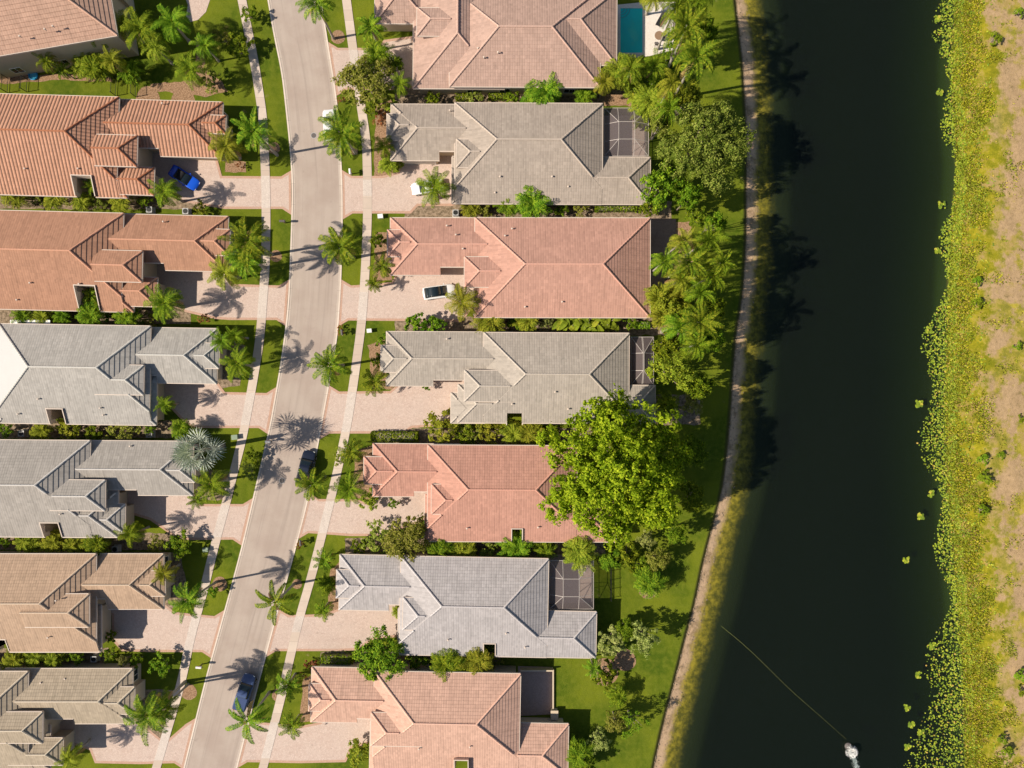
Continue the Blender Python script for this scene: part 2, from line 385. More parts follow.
def slab(name, pts, z, mat, edge=None, kind='structure'):
    P = [tuple(at(x, y)[:2]) for x, y in pts]
    m = MB(); m.prism(P, -.05, z)
    o = m.build(name, mat); setp(o, kind=kind)
    if edge:   # border course of darker pavers, laid just above
        m = MB(); n_ = len(P)
        if sum(P[i][0]*P[(i+1)%n_][1]-P[(i+1)%n_][0]*P[i][1] for i in range(n_)) < 0: P = P[::-1]
        ins = []
        for i in range(n_):
            a = Vector(P[i-1]); b = Vector(P[i]); c = Vector(P[(i+1)%n_])
            n1 = Vector((-(b-a).y, (b-a).x)).normalized(); n2 = Vector((-(c-b).y, (c-b).x)).normalized()
            q = (n1+n2); q = q.normalized()/max(.4, q.normalized().dot(n1)); ins.append(b+q*.34)
        for i in range(n_):
            a, b = P[i], P[(i+1)%n_]; c, d_ = ins[(i+1)%n_], ins[i]
            m.poly([(a[0],a[1],z+.005),(b[0],b[1],z+.005),(c[0],c[1],z+.005),(d_[0],d_[1],z+.005)])
        setp(m.build('driveway_border', edge), kind=kind)
    return o
def drive(pts, mat='paver'): return slab('driveway', pts, .04, MT[mat], MT['paver_edge'])
def L(y): return float(rl(y))-1.5
def Rr(y): return float(rr(y))+1.5
# left side drives
def ldrive(y0, y1, inner, up=6):
    pts = [(L(y0-up), y0-up), (L(y0-up)-10, y0)] + inner + [(L(y1+up)-9, y1), (L(y1+up), y1+up)]
    drive(pts)
def rdrive(y0, y1, inner, up=6, mat='paver'):
    pts = [(Rr(y0-up), y0-up), (Rr(y0-up)+10, y0)] + inner + [(Rr(y1+up)+10, y1), (Rr(y1+up), y1+up)]
    drive(pts, mat)
ldrive(176.5, 209, [(222,176),(214,146),(130,140),(130,168),(160,190),(175,200),(200,205),(225,209)])
ldrive(285.5, 320, [(232,284),(222,262),(140,256),(140,285),(160,300),(185,312),(215,319),(230,320)])
ldrive(393, 428, [(225,392),(212,374),(140,370),(140,392),(165,402),(180,418),(192,428)])
ldrive(504, 539.5, [(200,504),(190,486),(105,482),(118,510),(150,520),(176,538),(190,540)])
ldrive(616, 652, [(175,612),(160,600),(85,596),(112,615),(112,640),(122,651),(150,652)])
ldrive(724, 763, [(165,742),(128,712),(50,712),(60,740),(90,750),(95,763),(140,764)])
# right side drives
rdrive(48, 90, [(378,48),(384,40),(414,36),(416,88),(400,90)])
rdrive(176, 213.5, [(382,176),(398,172),(404,150),(470,148),(470,196),(452,206),(418,206),(411,213.5),(388,213.5)])
rdrive(285.5, 320.5, [(372,284),(392,282),(402,262),(478,262),(478,300),(462,322),(402,321)])
rdrive(391.5, 433.5, [(390,391),(398,384),(404,375),(466,375),(466,412),(440,426),(412,428),(404,433.5)], mat='paver')
rdrive(499, 533, [(355,499),(372,504),(382,490),(436,486),(436,512),(422,522),(398,530),(384,536),(350,536)])
rdrive(615, 651, [(325,614),(350,604),(404,600),(404,636),(372,640),(358,650),(340,651)])
rdrive(722, 762, [(300,726),(320,722),(330,712),(374,712),(374,742),(352,748),(346,762),(300,763)])
# sidewalk slabs where drives cross are pale pavers
def cross(f, y0, y1):
    m = MB(); strip('x', lambda y: f(y)-4.4, lambda y: f(y)+4.4, -.05, .072, None, y0, y1, 4, False, m)
    setp(m.build('sidewalk_crossing', MT['paver_grey']), kind='structure')
for a, b in ((176,209),(286,320),(393,428),(505,540),(616,652),(728,763)): cross(swl, a, b)
for a, b in ((50,88),(180,198),(292,320),(392,433),(501,533),(616,632),(722,760)): cross(swr, a, b)

BZ = [.012]
def bed(pts, name='planting_bed', mat='mulch', z=None, jit=1.5, seed=0):
    BZ[0] += .0005; z = BZ[0]+(.001 if mat == 'mulch' else 0)
    r = random.Random(seed+int(pts[0][0]*7+pts[0][1])); Q = []
    for i in range(len(pts)):
        a = pts[i]; b = pts[(i+1) % len(pts)]; L_ = math.hypot(b[0]-a[0], b[1]-a[1]); k = max(1, int(L_/5))
        for j in range(k): t = j/k; Q.append((a[0]+(b[0]-a[0])*t+r.uniform(-jit, jit)*.6, a[1]+(b[1]-a[1])*t+r.uniform(-jit, jit)*.6))
    return slab(name, Q, z, MT[mat])
def ring(cx, cy, r, mat='mulch', z=.02, name='mulch_ring'):
    slab(name, [(cx+r*math.cos(t)*(1+.06*math.sin(3*t)), cy+r*math.sin(t)) for t in [2*PI*i/18 for i in range(18)]], z, MT[mat])
for y, x1 in ((201,205),(316,190),(430,172),(542,170),(657,108)): bed([(-60,y-9),(x1,y-9),(x1,y+8),(-60,y+8)], mat='soil')
bed([(-20,84),(20,83),(60,80),(112,82),(112,74),(-20,76)], mat='mulch', z=.024)
for y, x0, x1 in ((95,395,665),(210,405,672),(326,395,690),(437,372,600),(547,345,605),(661,320,500)): bed([(x0,y-9),(x1,y-9),(x1,y+9),(x0,y+9)], mat='soil')
bed([(374,178),(392,178),(392,100),(376,104)]); bed([(373,282),(392,280),(390,232),(376,232)]); bed([(372,388),(392,390),(398,380),(384,338),(368,345)])
bed([(352,498),(380,500),(372,445),(356,450)]); bed([(328,612),(348,610),(342,560),(330,570)]); bed([(300,722),(312,722),(314,672),(303,680)])
bed([(225,172),(246,172),(246,162),(226,160)]); bed([(222,262),(244,266),(248,240),(224,222)], mat='soil'); bed([(214,388),(240,386),(246,345),(214,336)], mat='soil')
bed([(196,500),(228,500),(236,470),(196,470)], mat='soil'); bed([(165,612),(190,600),(180,552),(160,552)], mat='soil'); bed([(128,742),(165,740),(172,690),(136,690)], mat='soil')
bed([(150,90),(205,97),(228,92),(222,82),(206,70),(202,36),(196,36),(196,80),(150,84)], mat='mulch', z=.024)
bed([(672,222),(690,222),(694,262),(672,280),(668,250)]); bed([(604,94),(640,96),(640,106),(604,106)]); bed([(655,395),(700,395),(700,425),(655,425)], mat='soil')
for x, y, r in ((219.7,584,7.5),(276,256,6),(274,148,6),(338,37,7),(353,150,5),(189,692,8),(279,695,7),(297,584,5),(604,672,14),(625,660,11),(648,590,9)): ring(x, y, r)
slab('garden_path', [(178,-30),(214,-30),(210,0),(206,12),(198,20),(190,22),(186,16),(188,5),(184,-5)], .03, MT['paver'])
for x, y in ((148,98),(183,100)): ring(x, y, 12, 'mulch', .02)
# manhole covers
for x, y, l in ((313.7,135.5,'round iron manhole cover in the street below the northern palm'), (282,480.6,'round iron manhole cover in the street beside the black pickup')):
    o = empty('manhole_cover', at(x, y, .02), label=l, cat='manhole cover', group='manhole covers in the street')
    m = MB(); r1 = [(.42*math.cos(t), .42*math.sin(t)) for t in [2*PI*i/24 for i in range(24)]]; m.prism(r1, 0, .012); m.build('frame', MT['metal'], o)
    m = MB(); m.prism([(a*.85, b*.85) for a, b in r1], .01, .022)
    for k in range(-3, 4): m.box((-.25, k*.09-.015, .021), (.25, k*.09+.015, .028))
    m.build('lid', MT['darkmetal'], o)
for y, x in ((60,'l'),(130,'l'),(618,'l'),(745,'l'),(742,'r'),(630,'r'),(300,'r')):
    pass
# ------------------------------------------------------------------ houses
PITCH = .43; ZM = 4.2; ZL = 3.3
def clip(poly, a, b, c):      # keep a*x+b*y<=c (points are 2D)
    out = []
    for i in range(len(poly)):
        p = poly[i]; q = poly[(i+1) % len(poly)]; dp = a*p[0]+b*p[1]-c; dq = a*q[0]+b*q[1]-c
        if dp <= 0: out.append(p)
        if (dp < 0 < dq) or (dq < 0 < dp):
            t = dp/(dp-dq); out.append((p[0]+(q[0]-p[0])*t, p[1]+(q[1]-p[1])*t))
    return out
def area(P): return abs(sum(P[i][0]*P[(i+1)%len(P)][1]-P[(i+1)%len(P)][0]*P[i][1] for i in range(len(P))))/2 if len(P) > 2 else 0
def minus(poly, r):           # convex poly minus rectangle -> convex pieces
    x0, y0, x1, y1 = r; out = []; rest = poly
    for a, b, c in ((1,0,x0),(-1,0,-x1),(0,1,y0),(0,-1,-y1)):
        piece = clip(rest, a, b, c)
        if area(piece) > 1e-3: out.append(piece)
        rest = clip(rest, -a, -b, -c)
        if area(rest) < 1e-3: break
    return out

class Roof:
    def __init__(s, notches, course=.40, ecourse=None): s.t = MB(); s.cap = MB(); s.fa = MB(); s.notch = notches; s.c = course; s.ec = ecourse or course; s.bodies = []; s.rid = []
    def face(s, pts, down, e0, z0):    # plan polygon, downslope unit dir, eave distance along down, eave z
        dx, dy = down; polys = [pts]
        for r in s.notch: polys = [q for P in polys for q in minus(P, r)]
        c = s.ec if dx > .5 else s.c
        for P in polys:
            vs = [e0-(p[0]*dx+p[1]*dy) for p in P]; k0 = int(math.floor(min(vs)/c)); k1 = int(math.ceil(max(vs)/c))
            for k in range(k0, k1):
                # v in [k c, (k+1) c], v = e0 - p.down
                Q = clip(P, -dx, -dy, -(e0-(k+1)*c)); Q = clip(Q, dx, dy, e0-k*c)
                if area(Q) < 1e-4: continue
                T = .03 if c < .5 else .06
                def zz(p, lift=True):
                    v = e0-(p[0]*dx+p[1]*dy); f = min(1, max(0, v/c-k)); return z0+v*PITCH+(T*(1-f) if lift else 0)
                s.t.poly([(p[0], p[1], zz(p)) for p in Q], uv=[(-p[0]*dy+p[1]*dx, e0-(p[0]*dx+p[1]*dy)) for p in Q])
                lo = [p for p in Q if abs(e0-(p[0]*dx+p[1]*dy)-k*c) < 1e-4]
                if len(lo) == 2:
                    a, b = lo; za = z0+k*c*PITCH
                    s.t.poly([(a[0],a[1],za-.01),(b[0],b[1],za-.01),(b[0],b[1],za+T),(a[0],a[1],za+T)], uv=[(0, (k+.01)*c)]*4)
    def ridge(s, a, b, r=.13): s.rid.append((a, b, len(s.bodies)-1))
    def finish(s):
        for a, b, i in s.rid: s.ridge_(a, b, i)
    def height(s, x, y, skip):
        z = -9
        for i, (xa, xb, ya, yb, ze, ext, hl, hr) in enumerate(s.bodies):
            if i == skip or not (xa <= x <= xb and ya-ext <= y <= yb): continue
            d = [yb-y, y-ya]
            if hl: d.append(x-xa)
            if hr: d.append(xb-x)
            if y < ya: d = [y-ya]
            z = max(z, ze+min(d)*PITCH)
        return z
    def ridge_(s, a, b, own, r=.13):
        a = Vector(a); b = Vector(b); n = max(1, int((b-a).length/.42)); d = (b-a)/n
        up = Vector((0,0,.06)); a = a+up
        for i in range(n):
            m = a+d*(i+.5)
            if s.height(m.x, m.y, own) > m.z-.21: continue
            s.cap.tube(a+d*i, a+d*(i+1.06), r, r*.78, 6)
    def hip(s, xa, xb, ya, yb, z, ext=0, hl=True, hr=True):
        """hip roof over the rectangle (ya<yb, local metres); ext carries the near slope on below its eave"""
        W_ = xb-xa; D = yb-ya; s.bodies.append((xa, xb, ya, yb, z, ext, hl, hr))
        if W_ >= D or not (hl and hr):
            h = D/2; A = (xa+(h if hl else 0), (ya+yb)/2); B = (xb-(h if hr else 0), (ya+yb)/2); zr = z+h*PITCH
            s.face([(xb,yb),(xa,yb),A,B], (0,1), yb, z)
            if ext: s.face([(xa,ya-ext),(xb,ya-ext),(xb,ya),B,A,(xa,ya)], (0,-1), -ya, z)
            else: s.face([(xa,ya),(xb,ya),B,A], (0,-1), -ya, z)
            if hr: s.face([(xb,ya),(xb,yb),B], (1,0), xb, z)
            else: s.fa.poly([(xb,ya,z-.1),(xb,yb,z-.1),(*B,zr+.02)])
            if hl: s.face([(xa,yb),(xa,ya),A], (-1,0), -xa, z)
            else: s.fa.poly([(xa,yb,z-.1),(xa,ya,z-.1),(*A,zr+.02)])
            ends = ((A,((xa,ya),(xa,yb))),(B,((xb,ya),(xb,yb))))
        else:
            h = W_/2; A = ((xa+xb)/2, ya+h); B = ((xa+xb)/2, yb-h); zr = z+h*PITCH
            s.face([(xb,ya),(xb,yb),B,A], (1,0), xb, z); s.face([(xa,yb),(xa,ya),A,B], (-1,0), -xa, z)
            s.face([(xb,yb),(xa,yb),B], (0,1), yb, z); s.face([(xa,ya),(xb,ya),A], (0,-1), -ya, z)
            ends = ((A,((xa,ya),(xb,ya))),(B,((xa,yb),(xb,yb))))
        s.ridge((*A, zr), (*B, zr))
        for P, cs in ends:
            if (P == A and not hl) or (P == B and not hr): continue
            for c in cs: s.ridge((*P, zr), (*c, z))
        z1 = z-ext*PITCH
        def fbox(x0, y0, x1, y1, za, zb):
            for r in s.notch:
                if x0 < r[2] and x1 > r[0] and y0 < r[3] and y1 > r[1]:
                    if r[0] > x0: s.fa.box((x0,y0,za),(r[0],y1,zb))
                    if r[2] < x1: s.fa.box((r[2],y0,za),(x1,y1,zb))
                    return
            s.fa.box((x0,y0,za),(x1,y1,zb))
        fbox(xa-.02, yb-.05, xb+.02, yb+.09, z-.24, z+.02)
        fbox(xa-.02, ya-ext-.09, xb+.02, ya-ext+.05, z1-.24, z1+.02)
        if hl: s.fa.box((xa-.09, ya-.02, z-.24), (xa+.05, yb-.05, z+.02))
        if hr: s.fa.box((xb-.05, ya-.02, z-.24), (xb+.09, yb-.05, z+.02))
        if ext:
            for x in (xa, xb): 
                s.fa.poly([(x,ya,z-.24),(x,ya-ext,z1-.24),(x,ya-ext,z1+.03),(x,ya,z+.03)])
        return h

def wallbox(m, xa, xb, ya, yb, z, notches, inset=.6):
    P = [(xa+inset,ya+inset),(xb-inset,ya+inset),(xb-inset,yb-inset),(xa+inset,yb-inset)]
    polys = [P]
    for r in notches: polys = [q for p in polys for q in minus(p, r)]
    for p in polys: m.prism(p, 0, z)

def window(parent, x, y, z, wd, ht, ax):     # ax: outward unit
    f = MB(); g = MB()
    if ax[0] == 0:
        s_ = ax[1]; ya, yb = sorted((y, y+s_*.06)); 
        f.box((x-wd/2-.08, ya, z-.08), (x+wd/2+.08, yb, z)); f.box((x-wd/2-.08, ya, z+ht), (x+wd/2+.08, yb, z+ht+.08))
        f.box((x-wd/2-.08, ya, z), (x-wd/2, yb, z+ht)); f.box((x+wd/2, ya, z), (x+wd/2+.08, yb, z+ht)); f.box((x-.025, ya, z), (x+.025, yb, z+ht))
        ya, yb = sorted((y-.02, y+s_*.02)); g.box((x-wd/2, ya, z), (x+wd/2, yb, z+ht))
    else:
        s_ = ax[0]; xa, xb = sorted((x, x+s_*.06))
        f.box((xa, y-wd/2-.08, z-.08), (xb, y+wd/2+.08, z)); f.box((xa, y-wd/2-.08, z+ht), (xb, y+wd/2+.08, z+ht+.08))
        f.box((xa, y-wd/2-.08, z), (xb, y-wd/2, z+ht)); f.box((xa, y+wd/2, z), (xb, y+wd/2+.08, z+ht)); f.box((xa, y-.025, z), (xb, y+.025, z+ht))
        xa, xb = sorted((x-.02, x+s_*.02)); g.box((xa, y-wd/2, z), (xb, y+wd/2, z+ht))
    o = g.build('window', MT['glass'], parent); f.build('frame', MT['wframe'], o); return o

def house(label, a, col, main=None, low=None, wings=(), gfront=None, link=None, mini=None, notch=(), barrel=0, course=.40, ecourse=None, zm=ZM, zl=ZL, vents=(), lithip=False, cuts=(), wins=True, side=1, capcol=None, blotch=.12, drop=True):
    a = math.radians(a); ca, sa = math.cos(a), math.sin(a)
    px, py = (main[0]+main[1])/2, (main[2]+main[4])/2
    piv = at(px, py, zm); piv.z = 0
    root = empty('house', piv, -a, label=label, cat='house', group='houses along the street')
    def loc(x, y, z):
        q = at(x, y, z)-piv; return (q.x*ca-q.y*sa, q.x*sa+q.y*ca)
    def rect(r, z):
        cx, cy = loc((r[0]+r[2])/2, (r[1]+r[3])/2, z); k = (H-z)/F; hw = (r[2]-r[0])/2*k; hh = (r[3]-r[1])/2*k
        return cx-hw, cx+hw, cy-hh, cy+hh
    NZ = [rect(r, zl+.25) for r in notch]; NZ = [(q[0], q[2]-1.2, q[1], q[3]) for q in NZ]
    NC = [rect(r, zl) for r in cuts]; NC = [(q[0], q[2], q[1], q[3]) for q in NC]; NW_ = NZ; 
    rf = Roof(NZ+NC, course, ecourse); wl = MB()
    # main body: far eave, ridge and near (extended) eave
    x0, x1, yn, yr, ys = main
    xa, xb, _, yb = rect((x0, yn, x1, yn+2), zm)
    h = 5.8
    for _ in range(4):
        zr = zm+h*PITCH; ry = loc((x0+x1)/2, yr, zr)[1]; h = yb-ry
    ya = yb-2*h; ys_l = loc((x0+x1)/2, ys, zl)[1]; ext = max(0, ya-ys_l)
    rf.hip(xa, xb, ya, yb, zm, ext if drop else 0); wallbox(wl, xa, xb, ya-(ext if drop else 0), yb, zm-ext*PITCH+.02 if drop else zm, NZ+NC)
    if ext and drop: wallbox(wl, xa, xb, ya, yb, zm+.1, NZ+NC, .62)
    items = []; fl = (side < 0, side > 0)
    if low: items.append((low, zm-ext*PITCH-.02 if ext else zl, (True, True)))
    gcut = None
    if gfront and link:
        gb = (gfront[0], gfront[1], link[2]+28, gfront[3]) if side < 0 else (link[0], gfront[1], gfront[2], gfront[3])
        items.append((gb, zl, fl))
        gcut = (gfront[2]-1, link[3], link[2]+40, gfront[3]+6) if side < 0 else (link[0]-12, link[3], gfront[0], gfront[3]+6)
    if mini: items.append(((mini[0], mini[1], mini[2]+12, mini[3]) if side < 0 else (mini[0]-12, mini[1], mini[2], mini[3]), zl+.6, fl))
    for wv in wings: items.append((wv[:4], wv[4] if len(wv) > 4 else (5.2 if side > 0 else 5.0), fl if ext else (True, True)))
    for i, (r, z, (hl, hr)) in enumerate(items):
        q = rect(r, z)
        if r is low: q = (q[0], q[1], ys_l+.03, q[3])
        ck = []
        if gcut and r is gb:
            g_ = rect(gcut, z); ck = [(g_[0], g_[2], g_[1], g_[3])]; gx0, gx1 = max(g_[0], q[0]), min(g_[1], q[1]); zc = z+(g_[3]-q[2])*PITCH
            rf.fa.box((gx0, g_[3]-.09, zc-.24), (gx1, g_[3]+.05, zc+.02)); xe = g_[0] if side < 0 else g_[1]
            rf.fa.poly([(xe, q[2], z-.24), (xe, g_[3], zc-.24), (xe, g_[3], zc+.06), (xe, q[2], z+.06)])
        old = rf.notch; rf.notch = old+ck
        rf.hip(*q, z, 0, hl, hr); rf.notch = old
        wallbox(wl, *q, z+.05, NZ+[(a_[0]-.5, a_[1], a_[2]+.5, a_[3]+.6) for a_ in ck], .57+.004*i)
    rf.finish()
    # light well curbs
    for r in NZ:
        for x in (r[0], r[2]):
            d_ = .12 if x == r[0] else -.12
            pts = [(x, r[3]), (x-d_, r[3]), (x-d_, r[1]+1.2), (x, r[1]+1.2)]
            yy0 = r[1]+1.2; zz = lambda y: zl+.22+(y-yy0)*PITCH
            rf.fa.poly([(x, yy0, 2.4), (x, r[3], 2.4), (x, r[3], zz(r[3])+.1), (x, yy0, zz(yy0)+.1)])
            rf.fa.poly([(x, yy0, zz(yy0)+.1), (x, r[3], zz(r[3])+.1), (x-d_, r[3], zz(r[3])+.1), (x-d_, yy0, zz(yy0)+.1)])
        rf.fa.box((r[0]-.12, r[3], 2.4), (r[2]+.12, r[3]+.12, zl+.3+(r[3]-r[1]-1.2)*PITCH))
    key = 'tile_'+'_'.join('%.2f' % c for c in col)+('b' if barrel else '')
    if key not in MT: MT[key] = roofmat('roof_tile', col, barrel, blotch)
    if lithip:  # added white skin over the tiles, painting the west hip as sunlit
        m = MB(); hh = (yb-ya)/2; A = Vector((xa+hh-.15, (ya+yb)/2, zr+.03)); P0 = Vector((xa-.02, yb-.2, zm+.1)); P1 = Vector((xa-.02, ya+.2, zm+.1))
        m.poly([P0, P1, A]); m.poly([P0-Vector((0,0,.05)), P1-Vector((0,0,.05)), P1, P0]); m.build('lit_hip_skin', MT['lit_hip'], root)
    wall = wl.build('wall', MT['stucco'], root)
    ro = rf.t.build('roof', MT[key], root)
    cc = capcol or sc(col, 1.3)
    ck = 'cap'+key
    if ck not in MT: MT[ck] = plain('ridge_tile', cc, .85, .15, .12, 3)
    rf.cap.build('ridge_cap', MT[ck], ro); rf.fa.build('fascia', MT['fascia'], root)
    # openings
    lowy = (rect(low, zl)[2] if low else ya-ext)+.6
    if wins:
        k = 0; xs = np.linspace(xa+3, xb-4, 4)
        for x in xs:
            if any(r[0]-1.2 < x < r[2]+1.2 for r in NZ): continue
            window(root, float(x), (min(lowy, ya-ext+.6) if low else ya-ext+.6), 1.0, 1.4, 1.2, (0, -1))
    if gfront:
        q = rect(gfront, zl+.05); gx = (q[0]+q[1])/2; gy = q[2]+.57
        m = MB(); wd = min(4.8, q[1]-q[0]-2)
        m.box((gx-wd/2, gy-.05, .05), (gx+wd/2, gy+.03, 2.3))
        for i in range(4):
            for j in range(5):
                x_ = gx-wd/2+(j+.5)*wd/5; m.box((x_-wd/12, gy-.075, .15+i*.54), (x_+wd/12, gy-.05, .55+i*.54))
        m.build('garage_door', MT['gdoor'], root)
        m = MB(); m.box((gx-wd/2-.12, gy-.09, 2.3), (gx+wd/2+.12, gy, 2.42)); m.box((gx-wd/2-.12, gy-.09, .05), (gx-wd/2, gy, 2.3)); m.box((gx+wd/2, gy-.09, .05), (gx+wd/2+.12, gy, 2.3)); m.build('door_frame', MT['wframe'], root)
        if side > 0: window(root, q[1]-.57, (q[2]+q[3])/2+2.2, 1.0, 1.5, 1.2, (1, 0))
        else: window(root, q[0]+.57, (q[2]+q[3])/2+2.2, 1.0, 1.5, 1.2, (-1, 0))
    # vents on the slopes
    for vx, vy in vents:
        vz = 5.0; lx, ly = loc(vx, vy, vz)
        # roof height below the vent: highest body there
        zt = 0
        for (q, z) in [((xa, xb, ya, yb), zm)]+[(rect(r, z), z) for r, z, _ in items]:
            dd = min(lx-q[0], q[1]-lx, ly-q[2], q[3]-ly)
            if dd > 0: zt = max(zt, z+dd*PITCH)
        if xa < lx < xb and ys_l < ly < ya and drop: zt = max(zt, zm+(ly-ya)*PITCH)
        if not zt: continue
        lx, ly = loc(vx, vy, zt)
        m = MB(); m.tube((lx, ly, zt-.1), (lx, ly, zt+.32), .07, n=8); m.tube((lx, ly, zt+.30), (lx, ly, zt+.38), .14, .10, 8); m.build('roof_vent', MT['fascia'], root)
    return root, loc, rect

LC = .56
house('two storey house in the top left corner with angled pink tiled roof', -9.8, (.46,.29,.215), main=(-97,103,-39.5,-6,50.5), zm=6.7, zl=5.0,
      wings=((40,-62,112,-2,5.9),), vents=((21,37),(46,30),(54,27)), course=.5, drop=False)
house('house with bright orange barrel tile roof beside the blue car', 1.6, (.47,.25,.165), main=(-75,119,94.5,130,195), low=(-75,150,128,196), wings=((95,135,137,166),(108,167,154,194.5,3.45)),
      link=(95,99.5,175,148), gfront=(160,100.5,222,156), mini=(190,115,225.5,133), notch=((76,178,95,196),), barrel=1, course=.46, ecourse=.5, vents=((79,169),(26,169),(163,104)), capcol=(.42,.17,.09))
house('house with plain rust orange tile roof left of the street', 1.4, (.40,.215,.14), main=(-75,123.5,211,249.5,309.5), low=(-75,265,134,310), wings=((95,250.5,142,281.5),(105,277,157,306,3.45)),
      link=(98,214,176,262.5), gfront=(165,215,227.5,270), mini=(196,229,229.5,255), notch=((80,287,100,310),), ecourse=LC, vents=((31,283),(80,284),(18,300),(164,222)), capcol=(.62,.33,.22))
house('pale grey roofed house whose white west hip meets the left edge', .9, (.385,.36,.33), main=(-1,150.5,325,367.3,424), low=(-1,375,156.5,424), wings=((95,365,143.5,394.5),),
      link=(125,327.5,172,375), gfront=(158,328,217,383), mini=(185,343,219,368), lithip=True, notch=((50.5,409,66,424),), ecourse=LC, vents=((39,399),(19,414),(104,415),(101,408)), capcol=(.6,.57,.52))
house('grey roofed house behind the silver fan palm', .4, (.345,.315,.285), main=(-90,90,440,485,536.5), low=(-90,490,118,537), wings=((50,480,105,510.5),(84,504,125,533,3.45)),
      link=(68,441,142,489), gfront=(138,441,193,495), mini=(165,457,195,482), notch=((44.5,522,62,537),), ecourse=LC, vents=((61,514),(131,446)), capcol=(.6,.56,.52))
house('tan brown roofed house second from bottom on the left', 0, (.43,.30,.21), main=(-75,96,554,603.7,651.5), low=(-75,605,101,651.5), wings=((25,594,89,627,5.6),),
      link=(65,554,118,597), gfront=(108,554,163.5,609), mini=(128,571,165,596), notch=((-2,638,9,651),), ecourse=LC, vents=((57,600),(49,637)), capcol=(.6,.46,.34))
house('beige roofed house in the bottom left corner', 0, (.385,.315,.235), main=(-120,28,671.5,722,770), low=(-120,725,50,771), wings=((-20,712,42.5,743),(8,738,63,765,3.45)),
      link=(5,669,82,717.5), gfront=(75,668.7,132.5,723.5), mini=(97,687,134.5,714), ecourse=LC, vents=((66,678),(42,682)), capcol=(.6,.51,.4))
house('wide pink beige roofed house beside the turquoise pool', .3, (.43,.29,.235), main=(450,600.5,-12,26.5,86.5), wings=((520,-10,616.5,65,4.1),(413.5,-45,505,88.5,3.4),(417,8,475,36,5.0),(375,-40,430,23.5,3.3)), vents=((498,53),(478,49),(484,58)), drop=True, side=-1)
house('brown grey roofed house with pool cage beside the feathery lakeside tree', .3, (.37,.31,.26), main=(455,602.5,103.3,139.3,204), low=(452,157,650,204.5), wings=((456.5,139.5,502,167.5),),
      link=(400,104.5,470,152.5), gfront=(391,104.5,440.5,160.5), mini=(387,114,410,140), vents=((450,111),(500,177),(552,177),(568,187),(495,193)), side=-1)
house('large salmon pink roofed house with plain east hip and no pool cage', .1, (.47,.265,.205), main=(475,650,218,264,317.7), low=(474,270,560,318), wings=((464.5,257,522,287),),
      link=(400,218,475,267.5), gfront=(390.5,218,441.5,275), mini=(387.6,230,412,256.5), vents=((447,226),(512,229),(505,236),(463,249),(562,302),(525,307),(456,235)), side=-1)
house('grey roofed house directly north of the big bright tree', .3, (.38,.333,.285), main=(484,629,333,374.2,423), low=(458,385,655,425), wings=((464.5,370.5,517,401.5),(451,393,485,423,3.4)),
      link=(395,332,484,380), gfront=(386.5,332,434.5,386), mini=(381,345.5,405,372), notch=((507,413,522,425),), vents=((447,339),(512,404),(568,409),(555,392)), side=-1)
house('salmon orange roofed house partly covered by the big bright tree', .3, (.47,.25,.19), main=(428,577,445.5,489.8,541.5), low=(425,494,616,541.7), wings=((431.5,484.5,482,514),),
      link=(385,444.5,432,491.5), gfront=(373,444,415,496.5), mini=(364,457,388,484), notch=((512,528,522,542),), vents=((467,528),(538,527)), side=-1)
house('lavender grey roofed house with pool cage beside the lawn', 1.1, (.405,.375,.37), main=(401,548.5,557.5,607,655.7), low=(398,610,596,655.5), wings=((403,598,452,630),),
      link=(355,556.5,402,604), gfront=(339.5,555.5,390,610.5), mini=(336.5,570,358,598), notch=((484,642,495,655.5),), vents=((448,639.5),(506,633),(525,647)), side=-1)
house('peach roofed house at the bottom with walled rear patio', 1.1, (.55,.345,.265), main=(374.5,520.5,672.5,724,776), low=(370,722,568,776), wings=((371,713,422,746),),
      link=(325,669,376,718), gfront=(311.5,668,358,722.5), mini=(309,684,332,711), notch=((455,756,468,776),), vents=((419,748),(470,746)), side=-1)
# ------------------------------------------------------------------ plants
HID = bpy.data.collections.new('x')
def frond(Vs, Fs, o, az, L, rise, droop, nl, ll, lw, rnd, vee=.35):
    """one pinnate frond: curved rachis with paired leaflets"""
    pts = []; n = 9
    e = rise; p = Vector(o); d = Vector((math.cos(az), math.sin(az), 0)); side = Vector((-math.sin(az), math.cos(az), 0))
    sw = rnd.uniform(-.25, .25)
    for i in range(n+1):
        pts.append(p.copy()); e -= droop/n*(.6+i/n); p = p+(d*math.cos(e)+Vector((0,0,math.sin(e)))+side*sw*i/n)*L/n
    def P(t): k = min(n-1, int(t*n)); f = t*n-k; return pts[k].lerp(pts[k+1], f), (pts[k+1]-pts[k]).normalized()
    # rachis
    for i in range(n):
        a, b = pts[i], pts[i+1]; w0 = .05*(1-i/n)+.012
        q = len(Vs); Vs += [a+side*w0, a-side*w0, b-side*w0*.8, b+side*w0*.8]; Fs.append((q, q+1, q+2, q+3))
    for i in range(nl):
        t = .12+.88*(i+rnd.random()*.6)/nl; c, tg = P(min(.999, t))
        l = ll*(math.sin(PI*(.12+.82*t))**.7)*rnd.uniform(.85, 1.1); sweep = .35+.5*t
        for s in (-1, 1):
            dr = (side*s*math.cos(sweep)+tg*math.sin(sweep)+Vector((0,0,vee*rnd.uniform(.2, 1)))).normalized()
            m = c+dr*l*.55; tip = c+dr*l*.93+Vector((0,0,-l*rnd.uniform(.25, .55)))
            wv = tg*lw*.5; q = len(Vs); Vs += [c-wv*.5, c+wv*.5, m+wv, m-wv, tip]
            Fs.append((q, q+1, q+2, q+3)); Fs.append((q+3, q+2, q+4, q+4))
def fix(Fs):
    return Fs
